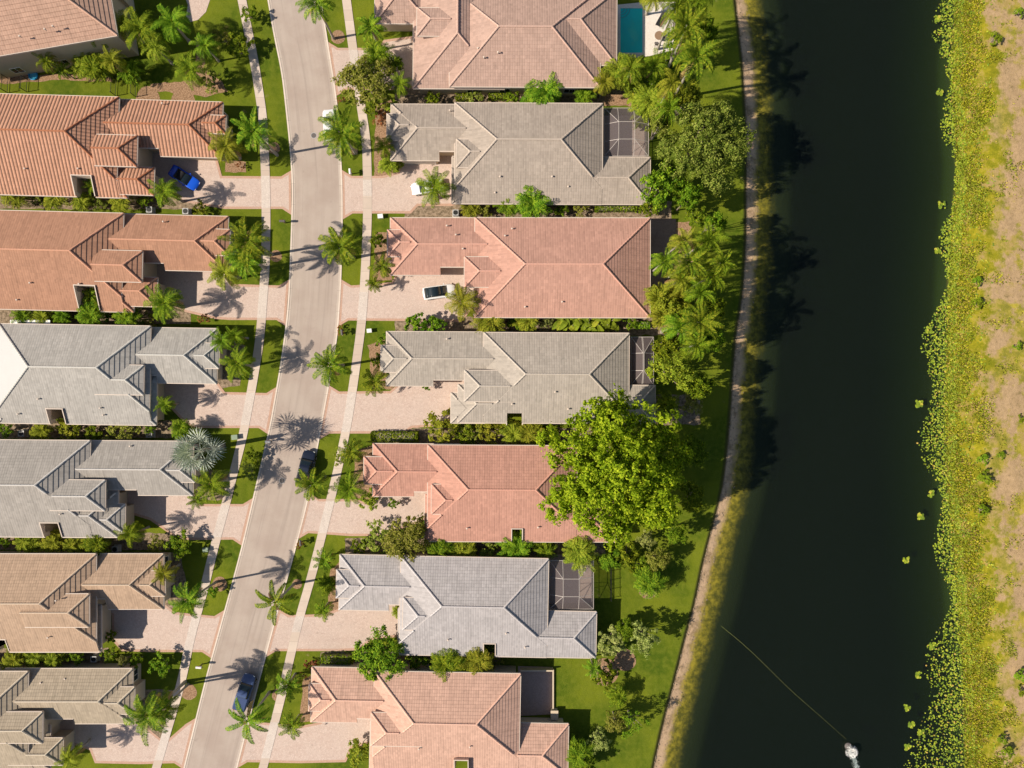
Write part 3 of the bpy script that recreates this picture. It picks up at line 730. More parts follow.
def crown_mesh(name, Vs, Fs, mat, parent):
    me = bpy.data.meshes.new(name); me.from_pydata([tuple(v) for v in Vs], [], [tuple(dict.fromkeys(f)) for f in Fs])
    me.materials.append(mat); o = bpy.data.objects.new(name, me); C.objects.link(o); o.parent = parent; return o
def palm_proto(h, L, nf, mat, seed, rise=(.2, 1.2), droop=1.5, ll=.62, lw=.085, nl=30, tr=.17, bulge=True):
    r = random.Random(seed); root = empty('palm_tree')
    m = MB(); rg = []
    for i in range(13):
        t = i/12; rad = tr*(1.5-.7*t if t < .12 else 1.25-.1*math.sin(t*5) if bulge else 1.0)*(1-.25*t)
        rg.append([(rad*math.cos(a)+.1*math.sin(t*2+seed), rad*math.sin(a), t*h) for a in [2*PI*k/9 for k in range(9)]])
    m.rings(rg); top = Vector((.1*math.sin(2+seed), 0, h)); m.build('trunk', MT['trunk_pale'], root, smooth=True)
    Vs, Fs = [], []
    for i in range(nf):
        az = i*2.39996+r.uniform(-.2, .2); k = i/(nf-1); rs = rise[1]+(rise[0]-rise[1])*k**.8
        frond(Vs, Fs, top, az, L*r.uniform(.85, 1.08), rs, droop*r.uniform(.8, 1.2), nl, ll, lw, r)
    crown_mesh('crown', Vs, Fs, MT[mat], root)
    Vs, Fs = [], []
    for i in range(3): frond(Vs, Fs, top-Vector((0,0,.15)), seed*1.3+i*2.2, L*.8, -.35, 1.1, nl, ll*.7, lw, r)
    crown_mesh('dead_frond', Vs, Fs, MT['leaf_dry'], root)
    m = MB(); m.tube(top-Vector((0,0,.5)), top+Vector((0,0,.35)), tr*.8, .05, 7); m.build('crownshaft', MT['leaf_mid'], root)
    return root
def cluster_proto(h, L, stems, nf, mat, seed, spread=.7, ll=.45, lw=.075, nl=16):
    r = random.Random(seed); root = empty('areca_palm'); m = MB(); Vs, Fs = [], []
    for s in range(stems):
        a = s*2.4; rr_ = spread*math.sqrt(s/stems); b = Vector((rr_*math.cos(a)*.5, rr_*math.sin(a)*.5, 0)); hh = h*r.uniform(.55, 1)
        top = Vector((rr_*math.cos(a), rr_*math.sin(a), hh)); m.tube(b, top, .06, .04, 6)
        for i in range(nf):
            frond(Vs, Fs, top, i*2.4+s, L*r.uniform(.7, 1.1), r.uniform(.5, 1.25), 1.5*r.uniform(.8, 1.2), nl, ll, lw, r, .5)
    m.build('stem', MT['trunk_pale'], root); crown_mesh('crown', Vs, Fs, MT[mat], root); return root
def broad_proto(h, L, nleaf, mat, seed, spread=.8):
    """banana or ti like plant: paddle leaves arching from short canes"""
    r = random.Random(seed); root = empty('broadleaf_plant'); m = MB(); Vs, Fs = [], []
    for i in range(nleaf):
        st = i % 7; a = st*2.4; rr_ = spread*math.sqrt(st/7); top = Vector((rr_*math.cos(a), rr_*math.sin(a), h*(.45+.5*((i*7) % 5)/5)))
        if i < 7: m.tube((top.x*.6, top.y*.6, 0), (top.x, top.y, h*.9), .05, .035, 6)
        az = r.uniform(0, 2*PI); d = Vector((math.cos(az), math.sin(az), 0)); s = Vector((-d.y, d.x, 0)); e = r.uniform(.3, 1.2); p = top; l = L*r.uniform(.7, 1.1); n = 5; q0 = None
        for k in range(n+1):
            wd = l*.17*math.sin(PI*(.1+.88*k/n)); q = len(Vs); Vs += [p+s*wd+Vector((0,0,.3*wd)), p.copy(), p-s*wd+Vector((0,0,.3*wd))]
            if q0 is not None: Fs += [(q0, q0+1, q+1, q), (q0+1, q0+2, q+2, q+1)]
            q0 = q; e -= .42; p = p+(d*math.cos(e)+Vector((0,0,math.sin(e))))*l/n
    m.build('stem', MT['trunk'], root); crown_mesh('crown', Vs, Fs, MT[mat], root); return root
def fan_proto(h, L, nf, mat, seed):
    r = random.Random(seed); root = empty('fan_palm'); m = MB(); m.tube((0,0,0), (0,0,h), .28, .22, 10); m.build('trunk', MT['trunk'], root); Vs, Fs = [], []
    for i in range(nf):
        az = i*2.4; e = 1.35-1.5*(i/nf); d = Vector((math.cos(az)*math.cos(e), math.sin(az)*math.cos(e), math.sin(e))); s = Vector((-math.sin(az), math.cos(az), 0)); up = s.cross(d)*-1
        o = Vector((0,0,h)); c = o+d*L*.45
        q = len(Vs); Vs += [o+s*.03, o-s*.03, c-s*.03, c+s*.03]; Fs.append((q, q+1, q+2, q+3))
        for k in range(22):
            t = (k-10.5)/10.5*2.0; dd = (d*math.cos(t)+s*math.sin(t)).normalized(); e_ = Vector((0,0,-.25*abs(t)-.1)); l = L*.55*r.uniform(.85, 1.05)
            pw = (d*-math.sin(t)+s*math.cos(t))*.06; mid = c+dd*l*.6+up*.06*((k % 2)*2-1); tip = c+dd*l+e_*.5
            q = len(Vs); Vs += [c, mid-pw, tip, mid+pw]; Fs.append((q, q+1, q+2, q+3))
    crown_mesh('crown', Vs, Fs, MT[mat], root); return root
def tree_proto(name, rad, h0, h1, nlobe, nleaf, leaf, mat, seed, elong=1.0, dense=.85, clump=.28, flat=.75, lobe=1.0, spread=.72):
    """crown of leaf-sized faces gathered into clumps on irregular lobes; trunk and limbs underneath. crown centre at (h0+h1)/2"""
    rg = np.random.default_rng(seed); r = random.Random(seed); root = empty(name)
    cz = (h0+h1)/2; vh = (h1-h0)/2; lobes = []
    for i in range(nlobe):
        a = i*2.4+r.uniform(-.3, .3); q = math.sqrt((i+.3)/nlobe)*spread*r.uniform(.88, 1.08); lr = rad*r.uniform(.24, .44)*(1.15-.3*q)*lobe
        lobes.append((rad*q*math.cos(a), rad*q*math.sin(a)*elong, cz+vh*(.45-.75*q**2)+r.uniform(-.25, .25)*vh, lr))
    lb = np.array(lobes); pw = lb[:,3]**2; pw /= pw.sum()
    nc = max(14, int(nleaf/38)); ci = rg.choice(nlobe, nc, p=pw)
    dv = rg.normal(size=(nc,3)); dv[:,2] = np.abs(dv[:,2])*.9-.25; dv /= np.linalg.norm(dv, axis=1)[:,None]
    rr_ = lb[ci,3]*rg.uniform(.55, 1.12, nc); cc = lb[ci,:3]+dv*rr_[:,None]*np.array([1,1,flat])
    li = rg.integers(0, nc, nleaf); cr = rad*clump*rg.uniform(.4, 1.0, nc)*.6
    off = rg.normal(size=(nleaf,3))*.5; P = cc[li]+off*cr[li][:,None]*np.array([1,1,.6])
    P[:,2] = np.maximum(P[:,2], .15)
    nrm = dv[li]*.6+off*.35+np.array([0,0,.55])+rg.normal(size=(nleaf,3))*.42; nrm /= np.linalg.norm(nrm, axis=1)[:,None]
    t = np.cross(nrm, rg.normal(size=(nleaf,3))); t /= np.linalg.norm(t, axis=1)[:,None]; b = np.cross(nrm, t)
    s = (leaf*rg.uniform(.6, 1.25, nleaf))[:,None]
    V = np.stack([P-t*s*.5, P-b*s*.27+nrm*s*.04, P+t*s*.5, P+b*s*.27+nrm*s*.04], 1).reshape(-1,3)
    npmesh('crown', V, np.arange(nleaf*4).reshape(-1,4), MT[mat], root)
    m = MB(); tr = max(.05, rad*.045); m.path([(0,0,0),(.03*rad,.02*rad,h0*.6+.1),(0,.02*rad,max(h0, cz-vh*.4))], [tr*1.4, tr, tr*.8], 8)
    for l in lobes[:9]: 
        s_ = Vector((0,.02*rad,max(h0*.7, .2))); e_ = Vector(l[:3]); mi = s_.lerp(e_, .5)+Vector((0,0,-.1*rad)); m.path([s_, mi, e_], [tr*.7, tr*.45, tr*.15], 6)
    m.build('trunk', MT['trunk'], root, smooth=True); return root

PR = {}
PR['royal'] = [palm_proto(9.5, 3.5, 15, 'leaf_palm', s, ll=.75, lw=.075, nl=40) for s in (1, 2)]
PR['royal8'] = [palm_proto(7.6, 3.3, 15, 'leaf_palm', s, ll=.72, lw=.075, nl=40) for s in (3, 4, 15)]
PR['sparse'] = [palm_proto(9.0, 3.9, 10, 'leaf_palm', s, rise=(.15, .75), droop=1.25, ll=.6, lw=.09, nl=46) for s in (5, 6)]
PR['queen'] = [palm_proto(5.0, 2.9, 17, 'leaf_yellow' if s == 9 else 'leaf_mid', s, rise=(0, 1.3), droop=1.9, ll=.62, lw=.06, nl=36, bulge=False) for s in (7, 8, 9)]
PR['short'] = [palm_proto(3.2, 2.2, 14, 'leaf_palm', s, ll=.5, lw=.085, nl=22, tr=.12) for s in (10, 11)]
PR['areca'] = [cluster_proto(2.6, 1.7, 6, 9, 'leaf_yellow', s) for s in (12, 13)]+[cluster_proto(2.8, 1.8, 7, 9, 'leaf_mid', 14)]
PR['areca_g'] = [PR['areca'][2], cluster_proto(3.6, 2.2, 8, 9, 'leaf_mid', 16, .9, .55, .09)]
PR['arecay'] = [cluster_proto(3.6, 2.2, 8, 9, 'leaf_yellow', 17, .9, .55, .09)]
PR['broad'] = [broad_proto(2.4, 1.5, 46, 'leaf_yellow', 18), broad_proto(2.2, 1.4, 46, 'leaf_mid', 19)]
PR['fan'] = [fan_proto(3.2, 2.9, 14, 'leaf_silver', 20)]
PR['bush'] = [tree_proto('shrub', 1.6, .2, 2.4, 7, 1500, .24, 'leaf_mid', 21), tree_proto('shrub', 1.6, .2, 2.2, 7, 1500, .22, 'leaf_olive', 22)]
PR['bushy'] = [tree_proto('shrub', 1.6, .2, 2.4, 7, 1500, .24, 'leaf_yellow', 23)]
PR['redbush'] = [tree_proto('shrub', 1.2, .1, 1.5, 5, 800, .2, 'leaf_red', 24)]
PR['palebush'] = [tree_proto('shrub', 1.8, .3, 3.6, 8, 2600, .2, 'leaf_pale', 25)]
PR['tree'] = [tree_proto('shade_tree', 3.4, 1.6, 5.6, 12, 6500, .3, 'leaf_olive', 26), tree_proto('shade_tree', 3.4, 1.6, 5.4, 12, 6500, .32, 'leaf_mid', 27)]
PR['gtree'] = [tree_proto('shade_tree', 3.0, 1.2, 5.0, 11, 5000, .34, 'leaf_mid', 28, 1.2)]
PR['feather'] = [tree_proto('shade_tree', 5.6, 1.6, 7.2, 20, 26000, .27, 'leaf_feather', 29, 1.15, clump=.17, lobe=.8, spread=.8)]
PR['big'] = [tree_proto('shade_tree', 8.6, 2.0, 9.8, 70, 52000, .37, 'leaf_bright', 30, 1.0, clump=.12, lobe=.58, spread=.92)]
PR['dense'] = [tree_proto('shade_tree', 2.8, 1.0, 5.2, 12, 6500, .27, 'leaf_yellow', 31, 1.5)]
PR['sparsetree'] = [tree_proto('shade_tree', 3.0, 2.2, 5.2, 12, 1100, .26, 'leaf_mid', 32, clump=.3)]
PR['plume'] = [tree_proto('flowering_tree', 2.4, 1.2, 3.6, 9, 2400, .42, 'leaf_mid', 33, clump=.2), tree_proto('flowering_tree', 2.4, 1.2, 3.4, 9, 2600, .4, 'leaf_pale', 34, clump=.2)]
SZ = {'royal':(3.3,9.8),'royal8':(3.2,7.9),'sparse':(3.9,9.2),'queen':(2.7,5.0),'short':(2.1,3.3),'areca':(2.1,2.6),'areca_g':(2.3,3.0),'arecay':(2.6,3.3),'broad':(1.7,2.0),'fan':(2.6,3.4),
      'bush':(1.7,1.7),'bushy':(1.7,1.7),'redbush':(1.3,1.0),'palebush':(1.9,2.4),'tree':(3.5,4.0),'gtree':(3.2,3.5),'feather':(5.8,5.0),'big':(8.8,6.8),'dense':(3.0,3.4),'sparsetree':(3.2,4.0),'plume':(2.5,2.6)}
CAT = {'royal':'palm tree','royal8':'palm tree','sparse':'palm tree','queen':'palm tree','short':'palm tree','areca':'palm','areca_g':'palm','arecay':'palm','broad':'plant','fan':'fan palm','bush':'shrub','bushy':'shrub','redbush':'shrub','palebush':'shrub',
       'tree':'tree','gtree':'tree','feather':'tree','big':'tree','dense':'tree','sparsetree':'tree','plume':'flowering tree'}
used = set(); cnt = {}
def plant(k, px, py, rpx, label, group=None, v=None, sz=None, sh=False):
    """crown centre seen at (px,py); the plant stands straight below, at its real height"""
    L_ = PR[k]; i = cnt.get(k, 0); cnt[k] = i+1; o = L_[(i if v is None else v) % len(L_)]
    if o.name in used: o = copy_tree(o)
    used.add(o.name)
    if 655 < px < 730 and 8 < py < 430 and label[:4] != 'potp':
        lo = {'queen':2.1,'royal8':1.65,'feather':1.75,'dense':2.1,'tree':1.9,'gtree':2.0,'areca_g':1.6,'arecay':1.6,'palebush':1.8}.get(k)
        if lo: sz = max(sz or 0, lo)
    r0, hc = SZ[k]; s = 1.0
    for _ in range(3): s = rpx*(H-hc*s)/F/r0
    zs = (.5+.5*s) if sz is None else sz
    q = at(px, py, hc*zs); o.location = (q.x, q.y, 0); o.scale = (s, s, zs); o.rotation_euler = (0, 0, (px*1.7+py*2.3) % 6.28)
    for p_ in ('label', 'category', 'group'):
        if p_ in o: del o[p_]
    setp(o, label, CAT[k], group or {'palm tree':'palm trees in the gardens and verges','palm':'clumping palms in the gardens','plant':'broad leaved plants in the gardens','shrub':'shrubs in the gardens','tree':'trees in the gardens','flowering tree':'small open trees in the gardens','fan palm':None}[CAT[k]])
    return o
SP = 'street palms on the verges'
D = [
('royal8',341,131,29,'street palm over the white parked car near the upper manhole',SP),
('royal8',340,246,26,'street palm overhanging the road before the salmon pink house',SP),
('royal8',329,364,24,'street palm overhanging the road before the grey house north of big tree',SP),
('royal8',311,484,20,'street palm whose fronds cover the black pickup',SP),
('queen',350,488,21,'palm just right of the one covering the black pickup, beside a sidewalk'),
('short',351,453,16,'palm at the northwest corner of the salmon orange house garage'),
('sparse',274,603,27,'star shaped palm over the road before the lavender grey house',SP),
('sparse',246,722,27,'star shaped palm just below the blue pickup truck',SP),
('short',288,685,17,'small palm over the sidewalk right of the blue pickup truck'),
('short',292.5,726,15,'small palm at the road end of the bottom right driveway'),
('short',323,610,12,'smallest palm at the lavender grey house driveway edge'),
('areca_g',327,586,12,'dark clump of fronds left of the lavender grey garage'),
('short',325,560,13,'low palm northwest of the lavender grey garage beside the sidewalk'),
('royal',316,3,22,'street palm at the top edge leaning over the road',SP),
('short',374,382,17,'palm between sidewalk and garage of the grey house north of big tree'),
('short',382,266,15,'palm against the garage of the salmon pink house'),
('short',374,284,10,'tiny palm at the salmon pink house driveway corner beside sidewalk'),
('queen',434,187,23,'palm covering the rear of the white car in the drive',None,0),
('queen',463,302,23,'large yellow green palm over the white wagon bonnet',None,2),
('queen',238,364,22,'large palm at the street corner of the pale grey house garden',None,1),
('queen',222,340,15,'dark palm touching the garage of the pale grey house',None,0),
('queen',236,336,13,'dark palm between the pale grey garage and the upper sidewalk',None,1),
('royal',246,240,27,'tall palm over sidewalk right of the rust orange garage',SP),
('royal8',244,258,24,'palm with drooping fronds just below the tall one at rust orange garage'),
('queen',224,272,22,'yellow tipped palm at the rust orange house driveway mouth',None,2),
('royal',253,131,24,'street palm crossing the sidewalk beside the orange barrel tile garage',SP),
('queen',225,146,22,'pale green palm at the orange barrel tile garage corner',None,2),
('queen',141,30,25,'largest palm of the cluster right of the top left house',None,0),
('queen',124,24,20,'left palm of the cluster right of the top left house',None,2),
('queen',172,22,24,'right palm of the cluster beside the pink garden path',None,1),
('queen',190,70,20,'lone palm on the lawn above the orange barrel tile garage',None,0),
('queen',47,62,13,'thin palm against the cream wall right of the blue paddling pool',None,1),
('areca',80,64,14,'clumping palm in the middle of the cream wall top left',None,0),
('queen',112,60,16,'palm at the corner of the top left house roof',None,2),
('short',62,70,10,'small palm between two others along the top left cream wall'),
('queen',164,303,24,'bright green palm at the rust orange house front door',None,1),
('queen',165,192,19,'bright green palm between the blue car and rust orange roof',None,1),
('short',91,295,11,'palm growing in the roof light well of rust orange house'),
('short',92,186,10,'palm growing in the roof light well of orange barrel tile house'),
('queen',165,404,12,'round palm at the front wall of the pale grey house',None,1),
('fan',199,451,22.5,'silver fan palm with whitish fronds',None,None,2.3),
('queen',212,484,22,'green palm touching the silver fan palm',None,0),
('short',196,500,11,'small palm at the driveway edge below silver fan palm'),
('queen',131,534,16,'yellow green palm at the entry of grey house with silver palm',None,1),
('royal',187,601,21,'street palm with trunk in round mulch ring before tan house',SP),
('queen',164,573,15,'yellow palm over the tan brown garage corner',None,2),
('royal',147,716,28,'large palm over the bottom left driveway',SP),
('royal8',163,708,20,'second palm crowding the bottom left driveway palm'),
('queen',70,757,16,'yellow palm at the bottom left house entry',None,2),
('queen',655,66,18,'mid green palm below the pool deck with round table',None,0),
('queen',671,84,16,'yellow palm right of the pool deck plants',None,2),
('royal8',688,27,24,'tall palm right of the pool deck near the path',None),
('royal8',698,55,26,'brightest tall palm over the lawn beside the lake bank',None),
('queen',653,-4,18,'palm at the top edge above the pool lounger',None,2),
('queen',698,2,19,'palm at the top edge nearest the lake',None,1),
('queen',675,10,15,'palm at the top edge between two others near lake',None,0),
('queen',708,240,20,'northernmost lake palm behind the salmon pink house',None,1),
('queen',683,241,16,'left palm of the northern pair behind salmon pink house',None,2),
('royal8',690,262,22,'palm over the brown patio of the salmon pink house',None),
('queen',713,276,20,'lake palm nearest the bank behind the salmon pink house',None,1),
('queen',680,280,17,'yellow palm at the right end of the brown patio',None,2),
('queen',700,292,18,'middle palm of the row behind the salmon pink house',None,1),
('royal8',702,322,23,'southernmost big palm behind the salmon pink house',None),
('queen',680,326,20,'palm right of the salmon pink house lower corner',None,1),
('queen',697,345,18,'palm shading the lawn right of the narrow pool cage',None,1),
('arecay',660,298,15,'clumping palm at the southeast corner of the salmon pink house'),
('arecay',665,316,15,'yellow clump between salmon pink house and narrow pool cage'),
('royal8',370,26,17,'palm left of the top pink beige garage roof',None),
('queen',400,84,14,'palm at the west corner of brown grey garage driveway',None,0),
('queen',384,146,14,'palm in the front bed of the brown grey garage',None,1),
('areca',388,163,11,'clumping palm at the bottom of brown grey garage bed',None,1),
('tree',367,80,31,'olive shade tree over the sidewalk at the upper driveway',None,0),
('redbush',380,118,9,'reddish shrub at the northwest corner of brown grey garage'),
('redbush',341,100,5,'small reddish shrub beside the kerb above white parked car'),
('areca_g',541,90,19,'clumping palm between the pink beige and brown grey roofs'),
('arecay',622,72,20,'yellow clump below the turquoise pool'),
('arecay',647,101,18,'yellow clump above the brown grey house pool cage'),
('broad',634,88,13,'broad leaved plant between pool and brown grey roof'),
('broad',668,66,13,'broad leaved plant below the round pool table'),
('broad',640,118,9,'potted looking plant inside the northern pool cage'),
('feather',703,141,45,'large feathery olive tree beside the lake lawn',None,None,1.35),
('gtree',662,186,25,'bushy green tree at the southeast corner of brown grey house'),
('bush',695,214,13,'rounded bright shrub below the feathery lakeside tree',None,0),
('dense',674,372,23,'dense yellow green tree right of narrow pool cage',None,None,1.7),
('palebush',692,404,15,'pale yellow shrub below the dense tree by narrow pool cage'),
('areca_g',668,404,13,'dark clump left of the pale yellow shrub'),
('big',616,471,72,'huge bright green spreading tree over the salmon orange house',None,None,1.9),
('palebush',647,540,12,'pale shrub at the southeast foot of the huge bright tree'),
('tree',690,196,13,'green tree crown between feathery tree and northern lake palm',None,1,1.3),
('dense',672,312,16,'leafy tree among palms at salmon pink southeast corner',None,None,1.2),
('gtree',668,344,16,'leafy green tree left of the palm shading narrow cage lawn',None,None,1.2),
('gtree',716,222,11,'small green tree nearest bank north of lake palms',None,None,1.2),
('tree',712,306,14,'leafy tree between lake palms close to the bank',None,1,1.5),
('tree',680,40,15,'leafy tree among the palms right of pool deck',None,1,1.2),
('dense',686,100,15,'yellow green tree between tall palm and feathery tree',None,None,1.3),
('tree',660,122,13,'green tree right of the northern pool cage',None,0,1.0),
('gtree',706,30,12,'green tree right of the tall pool palms',None,None,1.5),
('tree',700,385,15,'shaded tree right of the dense yellow green tree',None,1,1.6),
('plume',628,556,17,'open small tree right of southern pool cage, upper one',None,0),
('areca_g',650,582,14,'dark palm clump on the lawn right of the southern pool cage'),
('plume',640,568,13,'open small tree between southern pool cage and dark palm clump',None,0),
('palebush',644,640,20,'tall pale olive tree on the lawn near southern bank bend',None,None,1.8),
('plume',611,642,21,'open tree with pale leaves at the lavender grey house corner',None,1),
('plume',605,674,16,'open tree in the mulch circle south of lavender grey house',None,0),
('areca_g',618,698,12,'low dark plant clump at bottom of the mulch circle'),
('palebush',598,742,16,'pale shrub at the east end of the peach roofed house'),
('areca_g',579,752,13,'green clump touching the peach roofed house east hip'),
('sparsetree',633,724,21,'thin leafed dark tree on the bottom lawn'),
# between the houses, left side
('areca',13,194,16,'clump at left edge between orange and rust roofs',None,0),
('areca',54,197,14,'clump between orange and rust roofs, left of light well',None,1),
('areca',118,200,13,'clump between orange and rust roofs, right of light well',None,0),
('bush',36,196,8,'low bush between the two clumps at the far left rust roof edge',None,1),
('bushy',200,208,8,'rounded hedge like bush at driveway edge above rust orange garage'),
('areca_g',20,315,12,'clump at left edge between rust and pale grey roofs'),
('areca',40,316,12,'yellow clump above the white awning of pale grey house',None,1),
('areca_g',90,314,13,'clump below the rust roof light well'),
('areca_g',125,316,16,'grey green clump left of the rust orange entry palm'),
('bush',112,316,8,'dark shrub squeezed between two clumps above pale grey roof',None,0),
('redbush',203,318,7,'reddish shrub at lower driveway edge of rust orange house'),
('bush',4,431,10,'shrub at left edge between the two grey roofs',None,0),
('bushy',68,430,15,'yellow green shrub below the pale grey roof light well'),
('bush',119,430,17,'olive shrub in the middle gap between the two grey roofs',None,1),
('areca_g',182,430,10,'low clump at the end of gap between the two grey roofs'),
('areca',27,544,14,'leftmost yellow clump between grey and tan roofs',None,0),
('areca',51,543,13,'second yellow clump between grey and tan roofs',None,1),
('areca',74,545,12,'third yellow clump between grey and tan roofs',None,0),
('bush',4,543,8,'dark shrub at left edge between grey and tan roofs',None,0),
('bush',178,548,15,'round green shrub right of the tan brown garage',None,0),
('areca',12,662,14,'yellow clump at left edge between tan and beige roofs',None,1),
('areca',30,658,12,'yellow clump second from left between tan and beige roofs',None,0),
('bush',108,657,9,'dark green shrub left of the white flowering shrub',None,0),
('palebush',123,661,8,'white flowering shrub above the beige garage roof'),
('bush',137,661,8,'dark green shrub right of the white flowering shrub',None,0),
('bush',112,636,7,'small shrub in the courtyard of the tan brown house',None,0),
('bush',142,386,7,'small shrub in the courtyard of the pale grey house',None,0),
('bush',236,46,15,'round dark shrub on the lawn left of the upper sidewalk',None,0),
('bush',222,36,10,'smaller dark shrub on the top lawn beside the round one',None,1),
('bush',248,12,10,'shrub against the sidewalk at the top edge',None,0),
('bush',212,590,7,'clipped shrub on the verge below the round mulch ring',None,0),
('bush',160,668,13,'dark round shrub right of the beige garage wall',None,0),
('bush',252,458,9,'dark shrub on left verge across from the black pickup',None,0),
('bush',248,472,9,'low bush on the verge right of the green palm',None,1),
('redbush',240,166,5,'red flowering shrub at the orange house driveway edge'),
# between the houses, right side
('bush',474,97,9,'grey green shrub in gap above brown grey roof, left one',None,1),
('bush',511,96,9,'shrub in gap above brown grey roof left of the clumping palm',None,0),
('areca_g',507,203,15,'clump below the brown grey roof, left one'),
('areca_g',532,200,18,'clump below the brown grey roof, right one'),
('plume',415,324,14,'dark leaved small tree above the grey garage, left one',None,0),
('plume',434,326,14,'dark leaved small tree above the grey garage, right one',None,0),
('arecay',489,322,16,'yellow clump right of the white wagon palm'),
('bush',516,323,10,'round green shrub in the gap below salmon pink roof',None,0),
('palebush',547,322,9,'greyish shrub in the gap below salmon pink roof'),
('broad',568,320,15,'broad leaved plant below salmon pink roof, left of pair',None,0),
('broad',604,320,16,'broad leaved plant below salmon pink roof, right of pair',None,0),
('broad',586,322,14,'broad leaved plant in the middle of the row below salmon pink roof',None,0),
('bush',630,323,9,'shrub above the corner of the grey roof near narrow cage',None,0),
('bushy',441,430,20,'large yellow green shrub at the grey house drive end'),
('bush',463,432,13,'green shrub between the drive and the gap north of salmon orange roof',None,0),
('bushy',489,430,16,'rounded light shrub above the salmon orange roof',None),
('areca',513,433,13,'clump under the grey roof light well',None,1),
('areca',532,433,15,'clump left of the huge tree above salmon orange roof',None,0),
('tree',407,541,27,'olive tree between salmon orange and lavender grey roofs',None,0),
('bush',376,541,17,'greyish shrub left of the olive tree at salmon driveway',None,1),
('bush',358,545,10,'green shrub beside the lawn above the lavender grey garage',None,0),
('areca',463,550,16,'croton like clump left in gap above lavender grey roof',None,0),
('areca_g',515,547,19,'clump in middle of gap above lavender grey roof'),
('areca',521,530,8,'little clump in the salmon orange roof light well',None,1),
('arecay',580,553,18,'yellow clump above the southern pool cage'),
('tree',382,658,29,'olive tree between lavender grey and peach roofs',None,1),
('areca_g',449,662,17,'clump between lavender grey and peach roofs, left one'),
('arecay',476,662,17,'clump between lavender grey and peach roofs, right one'),
('bushy',357,754,14,'yellow green shrub beside the peach house bottom driveway'),
('areca',398,612,7,'small plant at the lavender grey entry driveway end',None,0),
('redbush',300,678,7,'orange flowering shrub left of the peach garage'),
('redbush',311,664,8,'reddish shrub at northwest corner of the peach garage'),
('redbush',299,545,5,'purplish shrub on the verge above the star palm'),
('redbush',341,330,6,'purplish shrub at kerb left of the grey garage'),
('bush',428,386,5,'tiny shrub against the grey garage door wall',None,0),
('bush',392,504,6,'small bush at the salmon orange driveway edge',None,0),
('bushy',370,500,11,'yellow green groundcover bush at salmon orange garage corner'),
('bushy',398,164,7,'round light shrub at the brown grey driveway edge'),
('broad',392,106,7,'broad leaved plant at brown grey garage northwest corner'),
('bush',376,240,9,'dark shrub in the bed left of the salmon pink garage',None,0),
('bush',384,344,9,'dark shrub in the bed left of the grey garage, upper',None,0),
('bush',376,360,8,'dark shrub in the bed left of the grey garage, lower',None,0),
('bush',372,470,9,'dark shrub against the salmon orange garage west wall',None,0),
('bush',340,458,8,'bush left of the salmon orange garage on the verge side',None,1),
('areca',80,200,11,'small clump right below the orange roof light well',None,0),
('bush',96,201,9,'green bush between light well clump and its right neighbour clump',None,1),
('bush',142,200,8,'bush left of the bright green palm below orange roof',None,0),
('areca_g',60,316,11,'green clump between white awning and rust roof light well clump'),
('bush',150,319,8,'bush under the rust orange entry palm',None,1),
('areca',40,431,12,'yellow clump left of the pale grey light well shrub',None,1),
('bush',93,432,11,'bush between the two larger shrubs in grey roofs gap',None,0),
('bush',148,428,8,'small bush right of the olive shrub in grey roofs gap',None,0),
('areca_g',96,545,12,'green clump fourth in row between grey and tan roofs'),
('bush',155,546,9,'bush right of the entry palm above the tan garage',None,1),
('areca',52,659,11,'clump above the beige roof near the left air conditioner',None,1),
('bush',76,659,9,'bush between the two air conditioners above beige roof',None,0),
('bush',432,97,9,'bush in gap above the brown grey garage link',None,0),
('areca_g',585,95,11,'clump in gap right end under pink beige roof'),
('areca',470,208,11,'clump below brown grey west hip',None,0),
('bush',484,206,10,'olive bush left of the two clumps under brown grey roof',None,1),
('bush',560,208,10,'bush right of the clumps under brown grey roof',None,0),
('bush',582,207,8,'small bush left of the low hedge under brown grey roof',None,1),
('arecay',527,321,12,'yellow clump right of the round shrub under salmon pink roof'),
('bush',474,434,11,'bush between drive end shrubs above salmon orange roof',None,1),
('bush',550,436,12,'shaded bush at the west foot of the huge tree',None,0),
('areca_g',440,549,13,'green clump right of olive tree above lavender roof'),
('bush',489,549,10,'bush left of the middle clump above lavender grey roof',None,1),
('areca_g',545,549,13,'green clump left of the yellow one above southern cage'),
('bush',420,662,12,'bush between olive tree and left clump above peach roof',None,0),
('bush',495,661,8,'bush at the patio end of the gap above peach roof',None,1),
('queen',604,82,16,'yellow palm at pink beige roof southeast corner',None,2),
('royal8',632,68,18,'green palm between pool and the yellow clump',None),
('queen',668,110,15,'palm above the feathery tree left side',None,0),
('broad',652,84,15,'broad leaved plant in the middle of the pool garden'),
('gtree',648,205,14,'dark bushy tree at the southeast gap below brown grey roof'),
('queen',664,262,16,'palm at the edge of the brown patio',None,1),
('arecay',676,298,15,'yellow clump amid the lake palms'),
('royal8',722,262,15,'slim palm closest to bank behind salmon pink house',None),
('tree',712,340,13,'shaded tree near bank right of narrow cage palms',None,1),
('gtree',612,560,13,'leafy green tree beside the southern cage fence'),
('tree',694,452,17,'dim tree crown in the shade right of the huge bright tree, upper',None,1,.9),
('gtree',692,496,17,'dim tree crown in the shade right of the huge bright tree, lower',None,None,.9),
('tree',676,532,13,'tree at the lower right foot of the huge bright tree',None,1,1.0),
('tree',616,722,13,'olive tree left of the thin leafed tree on bottom lawn',None,0),
('tree',658,560,14,'olive tree on the lawn near the pale shrub of huge tree',None,0),
('tree',626,630,12,'olive tree left of the tall pale tree',None,1),
('queen',594,668,12,'small palm at the lavender grey house southeast corner',None,0),
('gtree',586,765,13,'green tree at bottom edge beside the peach house'),
('queen',98,34,16,'palm overlapping the top left roof corner',None,1),
